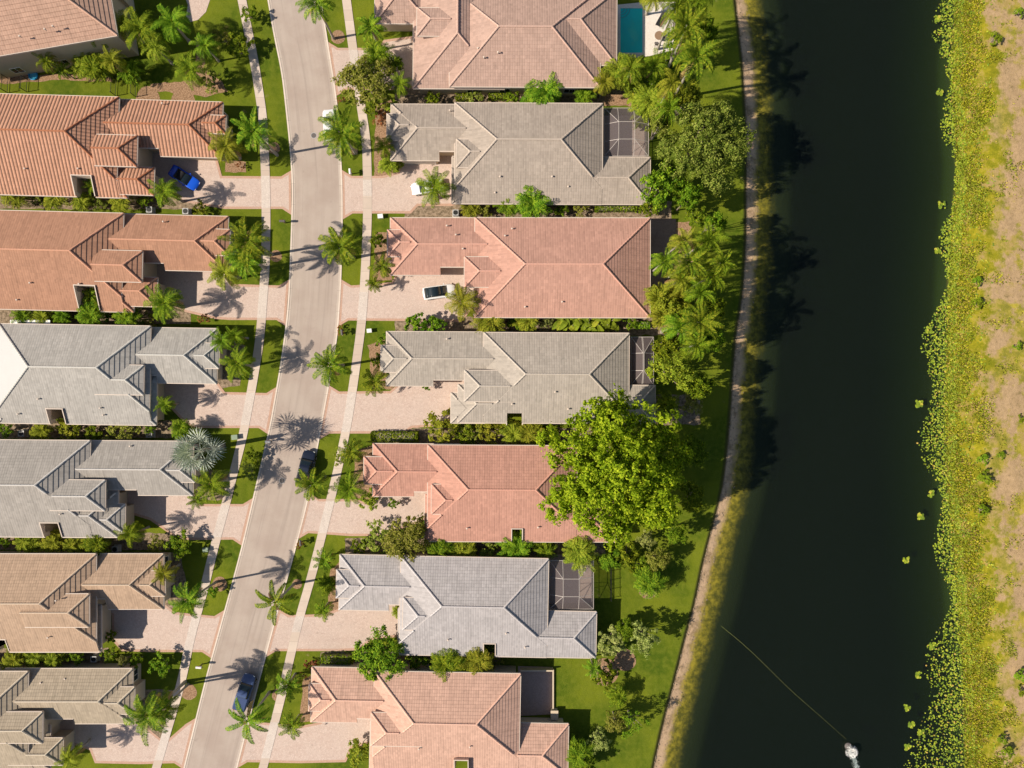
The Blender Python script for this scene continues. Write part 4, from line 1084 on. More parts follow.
('queen',205,46,16,'palm beside the mulch strip of the top garden',None,0),
('areca_g',96,66,13,'green clump by the cream wall left of corner palm'),
('areca_g',128,70,13,'green clump between corner palm and the lone lawn palm'),
('bush',210,78,12,'bush at the bend of the mulch strip',None,1),
('queen',156,48,17,'palm in the lower middle of the garden cluster',None,2),
('areca_g',378,56,14,'clump at the pink beige driveway upper side'),
('gtree',392,66,12,'green tree right of the olive street tree'),
('bush',370,108,10,'green bush under the olive street tree',None,0),
]
for q in D:
    k, x, y, r_, lab = q[:5]; r_ *= 1.22 if k in ('areca','areca_g','arecay','broad','bush','bushy') else 1.0; plant(k, x, y, r_, lab, q[5] if len(q) > 5 else None, q[6] if len(q) > 6 else None, q[7] if len(q) > 7 else (1.9 if x > 676 and y < 350 and k == 'queen' else 1.45 if x > 676 and y < 350 and k == 'royal8' else None), sh=True)
# unused prototypes
for k, L_ in PR.items():
    for o in L_:
        if o.name not in used:
            for ch in list(o.children): bpy.data.objects.remove(ch)
            bpy.data.objects.remove(o)
# hedges
def hedge(x0, y0, x1, y1, h, label):
    a = at(x0, y1, h); b = at(x1, y0, h); rg = np.random.default_rng(int(x0)); n_ = int(abs((b.x-a.x)*(b.y-a.y))*170)+300
    cx, cy = (a.x+b.x)/2, (a.y+b.y)/2; hx, hy = abs(b.x-a.x)/2, abs(b.y-a.y)/2
    P = rg.uniform(-1, 1, (n_,3)); f = rg.integers(0, 3, n_); P[f == 0, 2] = 1
    P[f == 1, 1] = np.sign(P[f == 1, 1]); P[f == 2, 0] = np.sign(P[f == 2, 0]); 
    nr = np.zeros((n_,3)); nr[f == 0, 2] = 1; nr[f == 1, 1] = P[f == 1, 1]; nr[f == 2, 0] = P[f == 2, 0]
    Q = P*np.array([hx, hy, h/2])+np.array([0,0,h/2])+rg.normal(size=(n_,3))*.06
    nr = nr+rg.normal(size=(n_,3))*.5; nr /= np.linalg.norm(nr, axis=1)[:,None]; t = np.cross(nr, rg.normal(size=(n_,3))); t /= np.linalg.norm(t, axis=1)[:,None]; bb = np.cross(nr, t); s = .12
    V = np.stack([Q-t*s, Q-bb*s*.6, Q+t*s, Q+bb*s*.6], 1).reshape(-1,3)
    root = empty('hedge', (cx, cy, 0), label=label, cat='hedge', group='clipped hedges'); npmesh('foliage', V, np.arange(n_*4).reshape(-1,4), MT['leaf_mid'], root)
    m = MB(); m.box((-hx*.86, -hy*.8, 0), (hx*.86, hy*.8, h*.9)); m.build('inner_branches', MT['trunk'], root)
hedge(371, 432, 417, 442, 1.3, 'long clipped hedge above the salmon orange garage roof')
hedge(321, 656, 352, 664, 1.2, 'clipped hedge above the peach garage roof')
hedge(596, 205, 637, 210.5, 1.2, 'low hedge below the east end of brown grey roof')
hedge(456, 93.5, 470, 99, 1.1, 'short hedge above the west end of brown grey main roof')
hedge(489, 92.5, 505, 98, 1.1, 'short hedge in the middle of gap under pink beige roof')
hedge(632, 322, 650, 328, 1.2, 'short hedge below the southeast end of salmon pink roof')
# ------------------------------------------------------------------ lake plants
def disc_cloud(name, pts, rads, z0, mat, loc=(0,0,0)):
    V = []; Fc = []; k = 7; r = random.Random(3)
    for (x, y), q in zip(pts, rads):
        e_ = x-float(sE(y)); z = z0 if e_ < -.3 else z0+.5*(1-math.exp(-max(0, e_)/3))+.12+.12*noise.noise(Vector((e_*.4, y*.3, 3)))
        a0 = r.uniform(0, 6.28); tz = r.uniform(-.05, .05); b = len(V)
        for i in range(k+1):
            a = a0+.25+(2*PI-.5)*i/k; V.append((x+q*math.cos(a)-loc[0], y+q*math.sin(a)-loc[1], z+tz*math.cos(a)+r.uniform(0, .02)))
        V.append((x+q*.1*math.cos(a0)-loc[0], y+q*.1*math.sin(a0)-loc[1], z)); Fc.append(tuple(range(b, b+k+2)))
    return npmesh(name, V, Fc, mat)
n = N('lily_pad', .5, .3); rp = n.geo.outputs['Random Per Island']
n.col(n.ramp(rp, [(0, (.10,.17,.018)), (.5, (.22,.29,.018)), (.9, (.38,.41,.03)), (.99, (.42,.28,.06))])); MT['pad'] = n.m
rp_ = random.Random(11); pts = []; rad = []
while len(pts) < 15500:
    py = rp_.uniform(-40, 808); w0 = 17+10*math.sin(py*.017+1)+8*math.sin(py*.06)+5*math.sin(py*.013+4)
    w0 = max(9, w0+(max(0, py-380))*.085)
    t = rp_.random()**.62; px = float(shoreE_px(py))+(34*rp_.random()**1.7 if rp_.random() < .26 else 2-(w0+2)*(1-t))
    cl = noise.noise(Vector((px*.09, py*.09, 0)))+.35*noise.noise(Vector((px*.3, py*.3, 5)))
    if (px < float(shoreE_px(py)) and cl < -.1-t*1.2-(.3 if py > 360 else 0)) or (px >= float(shoreE_px(py)) and cl < -.25+(px-float(shoreE_px(py)))*.012): continue
    q = at(px, py, WL); pts.append((q.x, q.y)); rad.append(rp_.uniform(.06, .14))
o = disc_cloud('lily_pads', pts, rad, WL+.02, MT['pad']); setp(o, 'dense mat of floating green lily pads along the far bank', 'lily pads', kind='stuff')
clu = [(907,708,'leftmost clump of lily pads, on the dark water near the fountain'),(911,725,'small clump of lily pads just below the leftmost one'),(921,733,'lily pad clump between the lower clumps and the pad mat'),(908,747,'lowest detached clump of lily pads right of the fountain'),
(919,675,'lily pad clump above the leftmost clump near the fountain'),(906,560,'lone lily pad clump level with lavender grey pool cage'),(921,516,'lily pad clump level with the foot of the huge tree'),(931,494,'lily pad clump just right and above another at mid shore'),
(932,646,'lily pad clump off the mat level with the pale lawn tree'),(929,330,'lily pad clump level with the narrow pool cage top'),(938,250,'lily pad clump level with the salmon pink roof'),(942,205,'lily pad clump level with the brown grey roof bottom'),
(937,19,'lily pad clump at the top of the far shore'),(940,92,'lily pad clump level with the northern pool cage top'),(919,404,'lily pad clump level with the top of the huge tree')]
for i, (x, y, lb_) in enumerate(clu):
    q = at(x, y, WL); P = []; Q = []
    for j in range(rp_.randint(14, 20)): P.append((q.x+rp_.uniform(-.42, .42), q.y+rp_.uniform(-.42, .42))); Q.append(rp_.uniform(.13, .24))
    o = disc_cloud('lily_pad_clump', P, Q, WL+.02, MT['pad'], q); o.location = (q.x, q.y, 0)
    setp(o, lb_, 'lily pads', 'detached lily pad clumps off the far bank')
# marsh grass and scrub on the far bank
n = N('marsh_grass', .8, .1); rp = n.geo.outputs['Random Per Island']; big = n.noise(n.pos(), .25, 4)
c1 = n.ramp(rp, [(0, (.12,.16,.008)), (.45, (.27,.29,.014)), (.75, (.44,.40,.02)), (.87, (.42,.30,.07)), (1, (.30,.19,.08))])
n.col(n.mix(n.smooth(big, .45, .62, 0, .6), c1, (.16,.21,.015))); MT['marsh'] = n.m
rg = np.random.default_rng(5)
def tufts(name, Nn, fx, lab, h=(.25, .6), w=.08, mat='marsh'):
    py = rg.uniform(-60, 830, Nn*3); px = shoreE_px(py)+fx(Nn*3)
    nz = np.array([noise.noise(Vector((a*.045, b*.045, 2)))+.5*noise.noise(Vector((a*.16, b*.16, 7))) for a, b in zip(px, py)])
    off = (px-shoreE_px(py)); keep = nz > (-.62+np.clip((off-3)/34, 0, .95)); px = px[keep][:Nn]; py = py[keep][:Nn]; Nn = len(px)
    X = (px-512)/7; Y = (384-py)/7; Z = WL+.5*(1-np.exp(-np.maximum(0, (px-shoreE_px(py))/7)/3))-.03
    a = rg.uniform(0, 6.28, Nn); hh = rg.uniform(*h, Nn); ln = rg.uniform(.1, .45, Nn); b = a+rg.uniform(-.6, .6, Nn)
    P0 = np.stack([X, Y, Z], 1); dx = np.stack([np.cos(a), np.sin(a), a*0], 1)*w; tip = P0+np.stack([np.cos(b+1.57)*ln, np.sin(b+1.57)*ln, hh], 1); mid = (P0+tip)/2+np.array([0,0,.08])
    V = np.stack([P0-dx*.5, P0+dx*.5, mid+dx, tip, mid-dx], 1).reshape(-1,3)
    o = npmesh(name, V, np.arange(Nn*5).reshape(-1,5), MT[mat]); setp(o, lab, 'grass', kind='stuff')
tufts('marsh_grass', 56000, lambda n_: rg.uniform(-5, 80, n_)*rg.uniform(.15, 1, n_), 'yellow green marsh grass covering the far bank', (.08,.32), .055)
leafmat('leaf_scrub', (.10,.17,.008), (.28,.36,.02), .35)
sc_ = tree_proto('scrub_bush', 1.0, .05, 1.2, 6, 1500, .16, 'leaf_scrub', 41); first = True
for x, y, r_, lab in ((982,404+56,8,'bright green scrub bush in sand opposite the huge tree top'),(984,476,10,'larger bright scrub bush just below another on far bank'),(981,510,8,'green scrub bush with dark shadow at the far bank middle'),
    (1000,456,6,'small scrub bush on the pale sand of far bank'),(1018,14,7,'scrub bush in the top right corner of far bank'),(1020,674,9,'scrub bush at the right edge on lower far bank'),(1021,690,7,'scrub bush under another at lower right edge'),
    (976,304,8,'dark green scrub bush amid yellow grass of far bank'),(976,282,7,'small dark scrub bush above another amid yellow grass'),(1006,752,9,'scrub bush near the bottom right corner'),(1002,738,7,'small scrub bush above the bottom right corner one'),
    (1016,346,6,'small scrub bush on sand right of far bank grass'),(1021,418,6,'scrub bush touching the right edge at mid height'),(993,40,9,'yellow green scrub bush on upper far bank')):
    o = sc_ if first else copy_tree(sc_); first = False
    s = r_/7; s *= .95; q = at(x, y, .2); o.location = (q.x, q.y, -.3); o.scale = (s, s, .6+.4*s); o.rotation_euler = (0, 0, x % 6); setp(o, lab, 'bush', 'scrub bushes on the far bank')

# fountain with its cable
q = at(848, 746, WL)
root = empty('lake_fountain', (q.x, q.y, WL), label='floating lake fountain throwing white spray near the bottom', cat='fountain')
m = MB(); m.rings([[(r_*math.cos(a), r_*math.sin(a), z) for a in [2*PI*i/16 for i in range(16)]] for r_, z in ((.35,-.1),(.5,.0),(.5,.1),(.3,.2))]); m.build('float', MT['darkmetal'], root)
m = MB(); m.tube((0,0,.15), (0,0,.5), .09, .05, 10); m.build('nozzle', MT['metal'], root)
n = N('spray', .4, .5); n.col((.86,.85,.82)); n.b.inputs['Alpha'].default_value = .85; MT['spray'] = n.m
n = N('mist', .8, .2); n.col((.62,.72,.70)); n.b.inputs['Alpha'].default_value = .30; MT['mist'] = n.m
def drops(name, gen, n_, s0, mat):
    V = []; r = random.Random(9)
    for i in range(n_):
        p = gen(r); s = s0*r.uniform(.5, 1.3); ax = Vector((r.gauss(0,1), r.gauss(0,1), r.gauss(0,1))).normalized(); u = ax.orthogonal().normalized()*s; v = ax.cross(u)
        V += [p+u, p+v, p-u, p-v]
    npmesh(name, [tuple(v) for v in V], np.arange(n_*4).reshape(-1,4), mat, root)
def g1(r):
    a = r.uniform(0, 2*PI); t = r.random(); R_ = (.95*t**.8)*r.uniform(.75, 1.05); drift = .55*t
    return Vector((R_*math.cos(a)+drift*.6, R_*math.sin(a)-drift*1.2, .5+2.2*t-2.5*t*t+r.uniform(0, .12)))
drops('spray', g1, 1100, .06, MT['spray'])
def g2(r):
    t = r.random(); return Vector((.4+1.1*t+r.gauss(0, .28*(1-t*.5)), -.8-3.2*t+r.gauss(0, .2), .08+.5*(1-t)*r.random()))
drops('mist', g2, 900, .06, MT['mist'])
V = []; a = at(721, 626, WL); b = at(846, 739, WL)
m = MB(); P = [a.lerp(b, t/40)+Vector((.2*math.sin(t*PI/20), .1*math.sin(t*PI/13), .015)) for t in range(41)]; m.path(P, [.018-.011*i/40 for i in range(41)], 5)
MT['cable'] = plain('cable_yellow', (.22,.24,.07), .6, .3, .2, 4)
setp(m.build('fountain_cable', MT['cable']), 'thin yellow cable running across the lake from shore to fountain', 'cable')

# ------------------------------------------------------------------ pools, cages, patios
def screen_cage(x0, y0, x1, y1, label, nx, ny, floor_mat, pool=None):
    zt = 3.9; ze = 2.9; a = at(x0, y1, ze); b = at(x1, y0, ze); w_, d_ = b.x-a.x, b.y-a.y
    root = empty('pool_cage', (a.x, a.y, 0), label=label, cat='pool cage', group='screened pool cages')
    m = MB(); T = .035
    ring0 = [(0,0,ze),(w_,0,ze),(w_,d_,ze),(0,d_,ze)]; ax, bx = (w_*.3, w_*.66) if nx > 2 else (w_*.48, w_*.52); ay, by = d_*.3, d_*.66; ring1 = [(ax,ay,zt),(bx,ay,zt),(bx,by,zt),(ax,by,zt)]
    def bar(p, q): m.tube(p, q, T, n=4)
    for i in range(4): bar(ring0[i], ring0[(i+1)%4]); bar(ring1[i], ring1[(i+1)%4]); bar(ring0[i], ring1[i]); bar((ring0[i][0], ring0[i][1], 0), ring0[i])
    for x in (ax, bx):
        for y_, yr_ in ((0, ay), (d_, by)): bar((x,y_,ze), (x,yr_,zt)); bar((x,y_,0), (x,y_,ze))
    for y in (ay, by):
        for x_, xr_ in ((0, ax), (w_, bx)): bar((x_,y,ze), (xr_,y,zt))
        bar((w_,y,0), (w_,y,ze))
    bar((w_,0,1.0), (w_,d_,1.0))
    m.build('frame', MT['cagew'], root)
    m = MB()
    for i in range(4): m.poly([ring0[i], ring0[(i+1)%4], ring1[(i+1)%4], ring1[i]])
    m.poly(ring1)
    for p_, q_ in ((ring0[0], ring0[1]), (ring0[1], ring0[2]), (ring0[2], ring0[3])): m.poly([(p_[0],p_[1],.05),(q_[0],q_[1],.05),q_,p_])
    m.build('screen', MT['screen'], root)
    fa, fb = at(x0, y1), at(x1, y0); k = .985
    m = MB(); m.box((a.x-1.2, a.y-.1, -.05), (b.x+.1, b.y+.1, .05)); setp(m.build('patio_floor', MT[floor_mat]), kind='structure')
    if pool:
        pool_at(a.x+w_*pool[0], a.y+d_*pool[1], a.x+w_*pool[2], a.y+d_*pool[3], pool[4], .055)
def pool_at(x0, y0, x1, y1, label, z=.05, mat='poolwater'):
    root = empty('swimming_pool', ((x0+x1)/2, (y0+y1)/2, 0), label=label, cat='swimming pool', group='back garden pools'); hx, hy = (x1-x0)/2, (y1-y0)/2
    m = MB(); c = .3
    for q in ((-hx-c,-hy-c,hx+c,-hy),(-hx-c,hy,hx+c,hy+c),(-hx-c,-hy,-hx,hy),(hx,-hy,hx+c,hy)): m.box((q[0],q[1],z-.1), (q[2],q[3],z+.05))
    m.build('coping', MT['deck_white'], root)
    m = MB(); m.box((-hx,-hy,z-.2), (hx,hy,z+.015)); m.build('water', MT[mat], root)
    m = MB()
    for r_ in (.5, .9, 1.3):
        for i in range(8):
            a0, a1 = -PI/2*i/8, -PI/2*(i+1)/8; o_ = (-hx+.02, hy-.02)
            m.poly([(o_[0]+r_*math.cos(a0), o_[1]+r_*math.sin(a0), z+.022), (o_[0]+(r_+.08)*math.cos(a0), o_[1]+(r_+.08)*math.sin(a0), z+.022), (o_[0]+(r_+.08)*math.cos(a1), o_[1]+(r_+.08)*math.sin(a1), z+.022), (o_[0]+r_*math.cos(a1), o_[1]+r_*math.sin(a1), z+.022)])
    m.build('step', MT['pooltile'], root)
    return root
n = N('screen_mesh'); out = n.t.nodes['Material Output']; tp = n.n('ShaderNodeBsdfTransparent'); df = n.n('ShaderNodeBsdfDiffuse'); df.inputs[0].default_value = (.20,.165,.165,1)
ms = n.n('ShaderNodeMixShader'); ms.inputs[0].default_value = .42; n.l(tp.outputs[0], ms.inputs[1]); n.l(df.outputs[0], ms.inputs[2]); n.l(ms.outputs[0], out.inputs[0]); MT['screen'] = n.m
n = N('pool_water', .06, .5); n.col(n.mix(n.noise(n.pos(), .5, 3), (.010,.50,.48), (.02,.60,.56))); n.bump(n.noise(n.pos(), 3, 2), .1, .05); MT['poolwater'] = n.m
n = N('pool_water_dark', .06, .5); n.col((.03,.07,.085)); MT['pooldark'] = n.m
MT['pooltile'] = plain('pool_tile', (.06,.22,.24), .4, .4, .1, 4)
slab('pool_deck', [(616,5),(646,2),(676,2),(674,50),(650,56),(616,60)], .04, MT['deck_white'])
a = at(620.3, 53); b = at(642.5, 8.5); pool_at(a.x, a.y, b.x, b.y, 'turquoise rectangular open swimming pool beside the pink beige roof')
screen_cage(604.5, 108, 648.5, 156, 'screened pool cage of the brown grey roofed house, northernmost', 3, 3, 'paver')
screen_cage(631, 337, 653.5, 385, 'narrow screened pool cage of the grey house above huge tree', 2, 3, 'paver_brown')
screen_cage(549.5, 560.5, 593.5, 609, 'screened pool cage of the lavender grey roofed house, southernmost', 3, 3, 'paver')
slab('patio', [(650,218),(676,219),(674,262),(668,280),(666,292),(650,292)], .03, MT['paver_brown'])
slab('patio', [(518,666),(553,667),(554,714),(518,716)], .03, MT['paver_pink'])
# patio walls, peach house
root = empty('patio_wall', at(553, 668), label='low cream wall edging the peach house rear patio', cat='wall')
m = MB(); a = at(520.5, 668)-at(553, 668); m.box((a.x, -.1, 0), (0, .1, 1.0)); b = at(553.5, 708)-at(553, 668); m.box((-.1, b.y, 0), (.1, -.1, .35)); m.build('wall', MT['stucco'], root)
m = MB(); m.box((-.3, b.y-1.2, 0), (.6, b.y, .9)); m.box((-.38, b.y-1.28, .9), (.68, b.y+.08, 1.0)); m.build('pillar', MT['stucco'], root)
# lounger, table
q = at(660, 21); root = empty('sun_lounger', q, -.5, label='dark sun lounger on the pale deck beside the turquoise pool', cat='sun lounger')
m = MB(); m.box((-.33,-.9,.28), (.33,.35,.36)); m.build('seat', MT['black'], root)
m = MB(); m.poly([(-.33,.35,.36),(.33,.35,.36),(.33,.95,.85),(-.33,.95,.85)]); m.poly([(-.33,.35,.28),(.33,.35,.28),(.33,.98,.79),(-.33,.98,.79)]); m.build('backrest', MT['black'], root)
for x, y in ((-.3,-.85),(.3,-.85),(-.3,.3),(.3,.3)): m = MB(); m.box((x-.03,y-.03,0), (x+.03,y+.03,.28)); m.build('leg', MT['metal'], root)
q = at(658, 38); root = empty('patio_table', q, 0, label='round tan table on the pale pool deck', cat='table')
m = MB(); m.prism([(.62*math.cos(a), .62*math.sin(a)) for a in [2*PI*i/20 for i in range(20)]], .70, .76); m.build('table_top', MT['wood'], root)
m = MB(); m.tube((0,0,0), (0,0,.7), .05, n=8); m.build('leg', MT['black'], root)
for k, (dx, dy, l) in enumerate(((1.0,-.2,'dark chair right of the round pool deck table'), (-.3,-1.0,'dark chair below the round pool deck table'))):
    r2 = empty('patio_chair', q+Vector((dx, dy, 0)), math.atan2(dx, -dy) if False else (PI/2 if k == 0 else 0), label=l, cat='chair', group='chairs at the pool deck table')
    m = MB(); m.box((-.24,-.24,.4), (.24,.24,.45)); m.build('seat', MT['darkmetal'], r2)
    m = MB(); m.box((-.24,-.28,.45), (.24,-.24,.9)); m.build('backrest', MT['darkmetal'], r2)
    for x in (-.22, .22):
        for y in (-.22, .22): m = MB(); m.box((x-.02,y-.02,0), (x+.02,y+.02,.4)); m.build('leg', MT['black'], r2)

# ------------------------------------------------------------------ vehicles
def paint(name, c, rough=.22): 
    n = N(name, rough, .5); n.col(c); n.b.inputs['Coat Weight'].default_value = .5; MT[name] = n.m
paint('blue_paint', (.008,.09,.62)); paint('white_paint_car', (.75,.75,.75)); paint('navy_paint', (.05,.075,.17)); paint('black_paint', (.012,.016,.03))
MT['tyre'] = plain('tyre', (.02,.02,.02), .9, .1); MT['rim'] = plain('rim', (.5,.5,.5), .3, .6, .05, 4, .6)
MT['lamp'] = plain('lamp_glass', (.75,.75,.72), .1, .6, .02, 1); MT['tail'] = plain('tail_glass', (.35,.01,.01), .2, .6, .02, 1)
MT['carglass'] = plain('car_glass', (.012,.02,.024), .05, .7, .02, 1); MT['softtop'] = plain('soft_top', (.015,.015,.018), .8, .2, .2, 6)
def sec(x, hw, z0, z1, n_=20, pw=.32):
    out = []
    for i in range(n_):
        t = 2*PI*i/n_; c, s = math.cos(t), math.sin(t)
        out.append((x, hw*math.copysign(abs(c)**pw, c), (z0+z1)/2+(z1-z0)/2*math.copysign(abs(s)**pw, s)))
    return out
def car(px, py, ang, mat, label, name='parked_car', kind='coupe', Lc=4.5, Wd=1.82):
    """ang: image angle of the bonnet direction, degrees counter-clockwise from right"""
    root = empty(name, at(px, py, .04), math.radians(ang), label=label, cat='pickup truck' if kind == 'pickup' else 'car', group=None if kind == 'pickup' else 'parked cars')
    h = Lc/2; w_ = Wd/2; pk = kind == 'pickup'
    zt = {'coupe':.80,'sedan':.92,'wagon':.98,'pickup':1.15}[kind]; z0 = .28 if not pk else .42
    prof = [(-h, .80, z0+.2, zt-.22), (-h+.1, .90, z0+.05, zt-.06), (-h+.5, .985, z0, zt), (-h*.5, 1, z0, zt+.01), (0, 1, z0, zt+.02), (h*.35, 1, z0, zt), (h*.6, .98, z0, zt-.06), (h-.5, .95, z0, zt-.13), (h-.18, .85, z0, zt-.22), (h-.03, .68, z0+.08, zt-.33), (h, .55, z0+.15, zt-.38)]
    m = MB(); m.rings([sec(x, w_*k, a, b) for x, k, a, b in prof]); m.build('body', mat, root, smooth=True, weld=True)
    cab = {'coupe':(-1.35,-.75,.15,1.0,1.22),'sedan':(-1.75,-.95,.35,1.15,1.42),'wagon':(-2.05,-1.55,.35,1.15,1.58),'pickup':(-.55,-.3,.75,1.45,1.85)}[kind]
    xr, xra, xfa, xf, zr = cab
    m = MB(); m.rings([sec(xr, w_*.80, zt-.1, zt+.04), sec(xr+(xra-xr)*.55, w_*.80, zt-.1, zt+(zr-zt)*.62), sec(xra, w_*.76, zt-.1, zr-.03), sec((xra+xfa)/2, w_*.78, zt-.1, zr-.01), sec(xfa, w_*.76, zt-.1, zr-.03), sec(xfa+(xf-xfa)*.5, w_*.80, zt-.1, zt+(zr-zt)*.55), sec(xf, w_*.82, zt-.1, zt+.02)]); m.build('windows', MT['carglass'], root, smooth=True, weld=True)
    m = MB(); m.rings([sec(xra+.02, w_*.66, zr-.07, zr+.0), sec((xra+xfa)/2, w_*.72, zr-.07, zr+.035), sec(xfa-.02, w_*.66, zr-.07, zr+.0)]); m.build('roof', MT['softtop'] if kind == 'coupe' else MT['carglass'] if kind == 'wagon' else mat, root, smooth=True, weld=True)
    if pk:
        m = MB(); m.box((-h+.22, -w_*.84, zt-.02), (-.62, w_*.84, zt+.05)); m.box((-h+.25, -w_*.8, zt+.05), (-.66, w_*.8, zt+.065)); m.build('bed_cover', mat if mat != MT['black_paint'] else MT['softtop'], root)
    wr = .38 if pk else .33
    for x in (-h*.62, h*.64):
        for s in (-1, 1):
            m = MB(); m.tube((x, s*(w_-.22), wr), (x, s*(w_+.01), wr), wr, n=18); wo = m.build('wheel', MT['tyre'], root)
            m = MB(); m.tube((x, s*(w_-.05), wr), (x, s*(w_+.02), wr), wr*.6, wr*.55, n=12); m.build('rim', MT['rim'], wo)
    for s in (-1, 1):
        m = MB(); m.rings([sec(h-.32, .2, zt-.36, zt-.22, 10), sec(h-.04, .14, zt-.42, zt-.33, 10)])
        m.v = [(x, y+s*w_*.58, z+.02) for x, y, z in m.v]; m.build('headlight', MT['lamp'], root, smooth=True)
        m = MB(); m.box((-h-.01, s*w_*.62-.16, zt-.32), (-h+.14, s*w_*.62+.16, zt-.16)); m.build('tail_light', MT['tail'], root)
        m = MB(); m.rings([sec(xfa+.42, .11, zt+.02, zt+.16, 8), sec(xfa+.55, .07, zt+.04, zt+.14, 8)]); m.v = [(x, y+s*(w_+.06), z) for x, y, z in m.v]; m.build('mirror', mat, root)
    return root
car(186, 179, -33, MT['blue_paint'], 'bright blue convertible with black soft top on orange house driveway', kind='coupe', Lc=4.55)
car(428, 188, 190, MT['white_paint_car'], 'white car mostly hidden under a palm in the brown grey house drive', kind='sedan', Lc=4.6)
car(439.5, 292.5, 8, MT['white_paint_car'], 'white wagon with dark roof glass before the salmon pink house', kind='wagon', Lc=4.6)
car(331, 127, 95, MT['white_paint_car'], 'white car parked on the street under the upper street palm', kind='sedan', Lc=4.6)
car(307.5, 468, 76, MT['black_paint'], 'black pickup parked at the kerb under palm fronds', name='pickup_truck', kind='pickup', Lc=5.3, Wd=1.95)
car(246.5, 690, 72, MT['navy_paint'], 'dusty blue pickup truck parked at the kerb near the bottom', name='pickup_truck', kind='pickup', Lc=5.4, Wd=1.98)

# ------------------------------------------------------------------ street and garden things
def mailbox(x, y, rz, label, mat='white'):
    root = empty('mailbox', at(x, y), rz, label=label, cat='mailbox', group='kerbside mailboxes')
    m = MB(); m.box((-.07,-.07,0), (.07,.07,1.1)); m.box((-.05,-.5,.98), (.05,.35,1.06)); m.build('post', MT['wood'], root)
    m = MB(); m.rings([[(-.0+.17*math.cos(a), yy, 1.22+(.17 if math.sin(a) > 0 else .15)*math.sin(a)) for a in [2*PI*i/14 for i in range(14)]] for yy in (-.38, .38)]); b = m.build('box', MT[mat], root)
    m = MB(); m.box((.17,-.1,1.25), (.19,.12,1.31)); m.build('flag', MT['tail'], root)
mailbox(352, 174, .1, 'white mailbox on verge below the white parked street car'); mailbox(285, 223, 1.57, 'dark mailbox on left verge opposite the second street palm', 'darkmetal')
mailbox(202.5, 664, 1.5, 'white mailbox on left verge above the bottom left driveway'); mailbox(271, 441, 1.5, 'pale mailbox on left verge above the black pickup', 'metal')
mailbox(344, 333, .1, 'dark mailbox beside purplish shrub left of the grey garage', 'darkmetal'); mailbox(303, 541, .1, 'dark mailbox on verge above the star shaped palm', 'darkmetal')
def utility(x, y, s, label, mat):
    root = empty('utility_box', at(x, y), .1, label=label, cat='utility box', group='utility boxes by the sidewalks')
    m = MB(); m.box((-s,-s*.8,0), (s,s*.8,.55)); m.build('cabinet', MT[mat], root); m = MB(); m.box((-s*1.06,-s*.86,.55), (s*1.06,s*.86,.62)); m.build('lid', MT[mat], root)
MT['ugreen'] = plain('utility_green', (.22,.28,.2), .6, .3)
utility(381, 217, .35, 'pale utility box on the grass above salmon pink garage', 'white'); utility(370, 331, .32, 'white utility box on grass left of the grey garage', 'white'); utility(236, 437, .4, 'utility box beside the sidewalk below pale grey driveway', 'ugreen'); utility(207, 549, .35, 'utility box on shaded lawn right of the tan garage', 'ugreen')
def ac(x, y, label):
    root = empty('air_conditioner', at(x, y), 0, label=label, cat='air conditioner', group='air conditioners in side yards')
    m = MB(); m.box((-.5,-.5,0), (.5,.5,.08)); m.build('pad', MT['deck_white'], root)
    m = MB(); m.prism([(-.42,-.36),(-.36,-.42),(.36,-.42),(.42,-.36),(.42,.36),(.36,.42),(-.36,.42),(-.42,.36)], .08, .85); m.build('cabinet', MT['metal'], root)
    m = MB(); m.tube((0,0,.85), (0,0,.88), .33, n=16)
    for i in range(5): m.box((-.3, -.26+i*.13-.01, .88), (.3, -.26+i*.13+.01, .9))
    m.build('fan_grille', MT['black'], root)
ac(152, 211, 'air conditioner above rust orange roof, left of another'); ac(188, 212.5, 'air conditioner above the rust orange garage roof'); ac(25, 433, 'air conditioner at far left between the two grey roofs'); ac(152, 434, 'air conditioner above the silver palm house garage roof')
ac(58, 657, 'air conditioner between tan and beige roofs, left one'); ac(97, 657, 'air conditioner between tan and beige roofs, right one'); ac(118, 548, 'air conditioner above the tan brown garage roof'); ac(456, 214, 'air conditioner above the salmon pink garage link roof')
ac(432, 662, 'air conditioner above the peach main roof'); ac(536, 94, 'air conditioner behind the clumping palm under pink beige roof')
# paddling pool
root = empty('paddling_pool', at(34, 76), label='small round bright blue paddling pool at the top left', cat='paddling pool')
MT['pbl'] = plain('plastic_blue', (.01,.28,.60), .4, .4, .1, 3); MT['pwt'] = plain('paddling_water', (.08,.45,.66), .1, .5, .2, 2)
m = MB(); m.rings([[(r_*math.cos(a), r_*math.sin(a), z) for a in [2*PI*i/20 for i in range(20)]] for r_, z in ((.62,0),(.68,.25),(.6,.3),(.55,.12))]); m.build('rim', MT['pbl'], root, smooth=True)
m = MB(); m.prism([(.56*math.cos(a), .56*math.sin(a)) for a in [2*PI*i/20 for i in range(20)]], .0, .14); m.build('water', MT['pwt'], root)
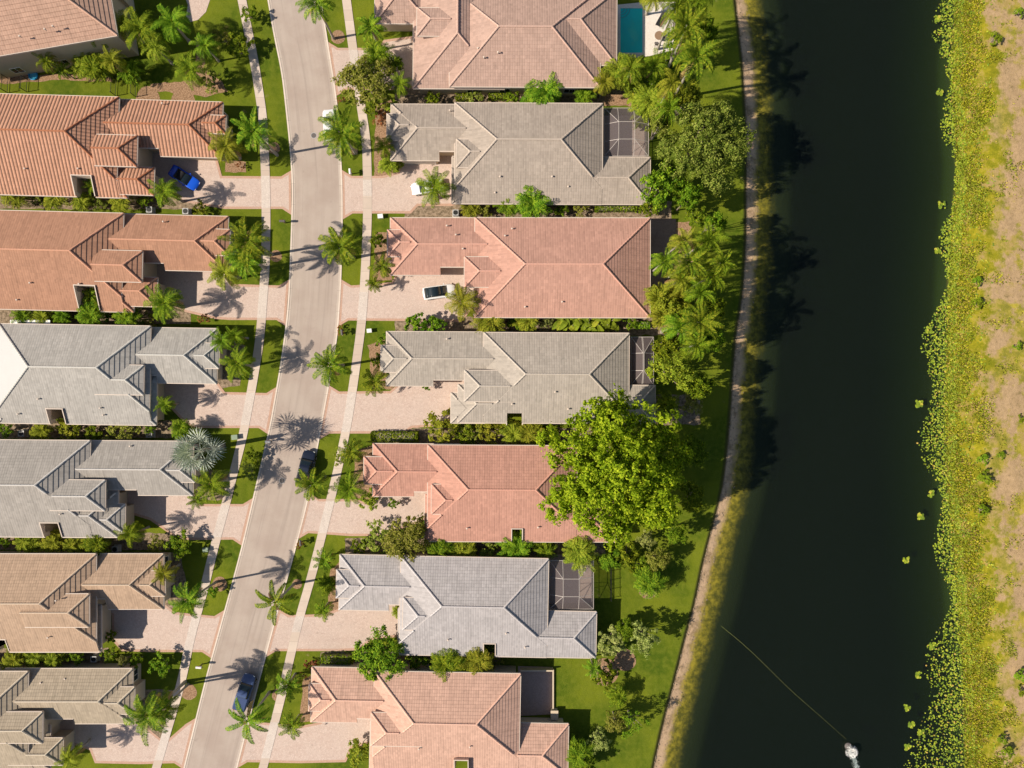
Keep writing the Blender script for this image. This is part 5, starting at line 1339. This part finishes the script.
# white awning / kayak-like cover above pale grey roof
root = empty('awning', at(30, 322.5, 2.6), label='long white awning above the pale grey roof at left', cat='awning'); root.location.z = 0
a = at(10, 320, 2.6)-at(30, 322.5, 2.6); b = at(50, 325, 2.6)-at(30, 322.5, 2.6)
m = MB(); m.box((a.x, b.y, 2.5), (b.x, a.y, 2.6)); m.build('panel', MT['white'], root)
for x in (a.x+.1, b.x-.1): m = MB(); m.box((x-.04, b.y, 0), (x+.04, b.y+.08, 2.5)); m.build('post', MT['white'], root)
def fence(p, q, h, label, n_):
    a = at(*p); b = at(*q); root = empty('fence', a, math.atan2(b.y-a.y, b.x-a.x), label=label, cat='fence', group='black metal garden fences'); l = (b-a).length
    m = MB(); m.box((0,-.02,h-.15), (l,.02,h-.1)); m.box((0,-.02,.15), (l,.02,.2))
    k = int(l/.14)
    for i in range(k): m.box((i*.14+.05,-.01,.1), (i*.14+.07,.01,h)); 
    m.build('railing', MT['black'], root)
    for i in range(n_+1): m = MB(); m.box((l*i/n_-.04,-.04,0), (l*i/n_+.04,.04,h+.05)); m.build('post', MT['black'], root)
fence((8,93),(9,79), 1.5, 'black fence at the left edge near the blue paddling pool', 1); fence((27,92),(28,80), 1.5, 'black fence just left of the blue paddling pool plants', 1)
fence((116,96),(117,80), 1.5, 'black fence between top left house and orange roof, left one', 1); fence((136,97),(136,82), 1.5, 'black fence between top left house and orange roof, right one', 1); fence((117,80),(136,81.5), 1.5, 'short black fence linking two others above the orange roof', 2)
fence((597,561),(610,562), 1.4, 'black fence right of the southern pool cage, top rail', 2); fence((610,562),(610,598), 1.4, 'black fence along the lawn right of southern pool cage', 4)
# bank stones along the bottom of the west shore
MT['stone'] = plain('bank_stone', (.26,.2,.14), .9, .2, .4, 2); rs = random.Random(4); m = MB()
for i in range(900):
    y = rs.uniform(-20, 790); d_ = rs.choice([rs.gauss(.25, .12), rs.uniform(.2, 2.2)]); X = float(sW((384-y)/7))+d_; Y = (384-y)/7; r_ = rs.uniform(.03, .11); Z = -.3-.42*max(0, d_-.2)/1.8
    m.rings([[(X+r_*k*math.cos(a)*rs.uniform(.8, 1.2), Y+r_*k*math.sin(a), Z+z*r_) for a in [2*PI*j/6 for j in range(6)]] for k, z in ((1, -.3), (.9, .4), (.4, .75))], cap=True)
setp(m.build('bank_gravel', MT['stone']), 'loose stones and debris scattered on the sandy west bank', 'gravel', kind='stuff')
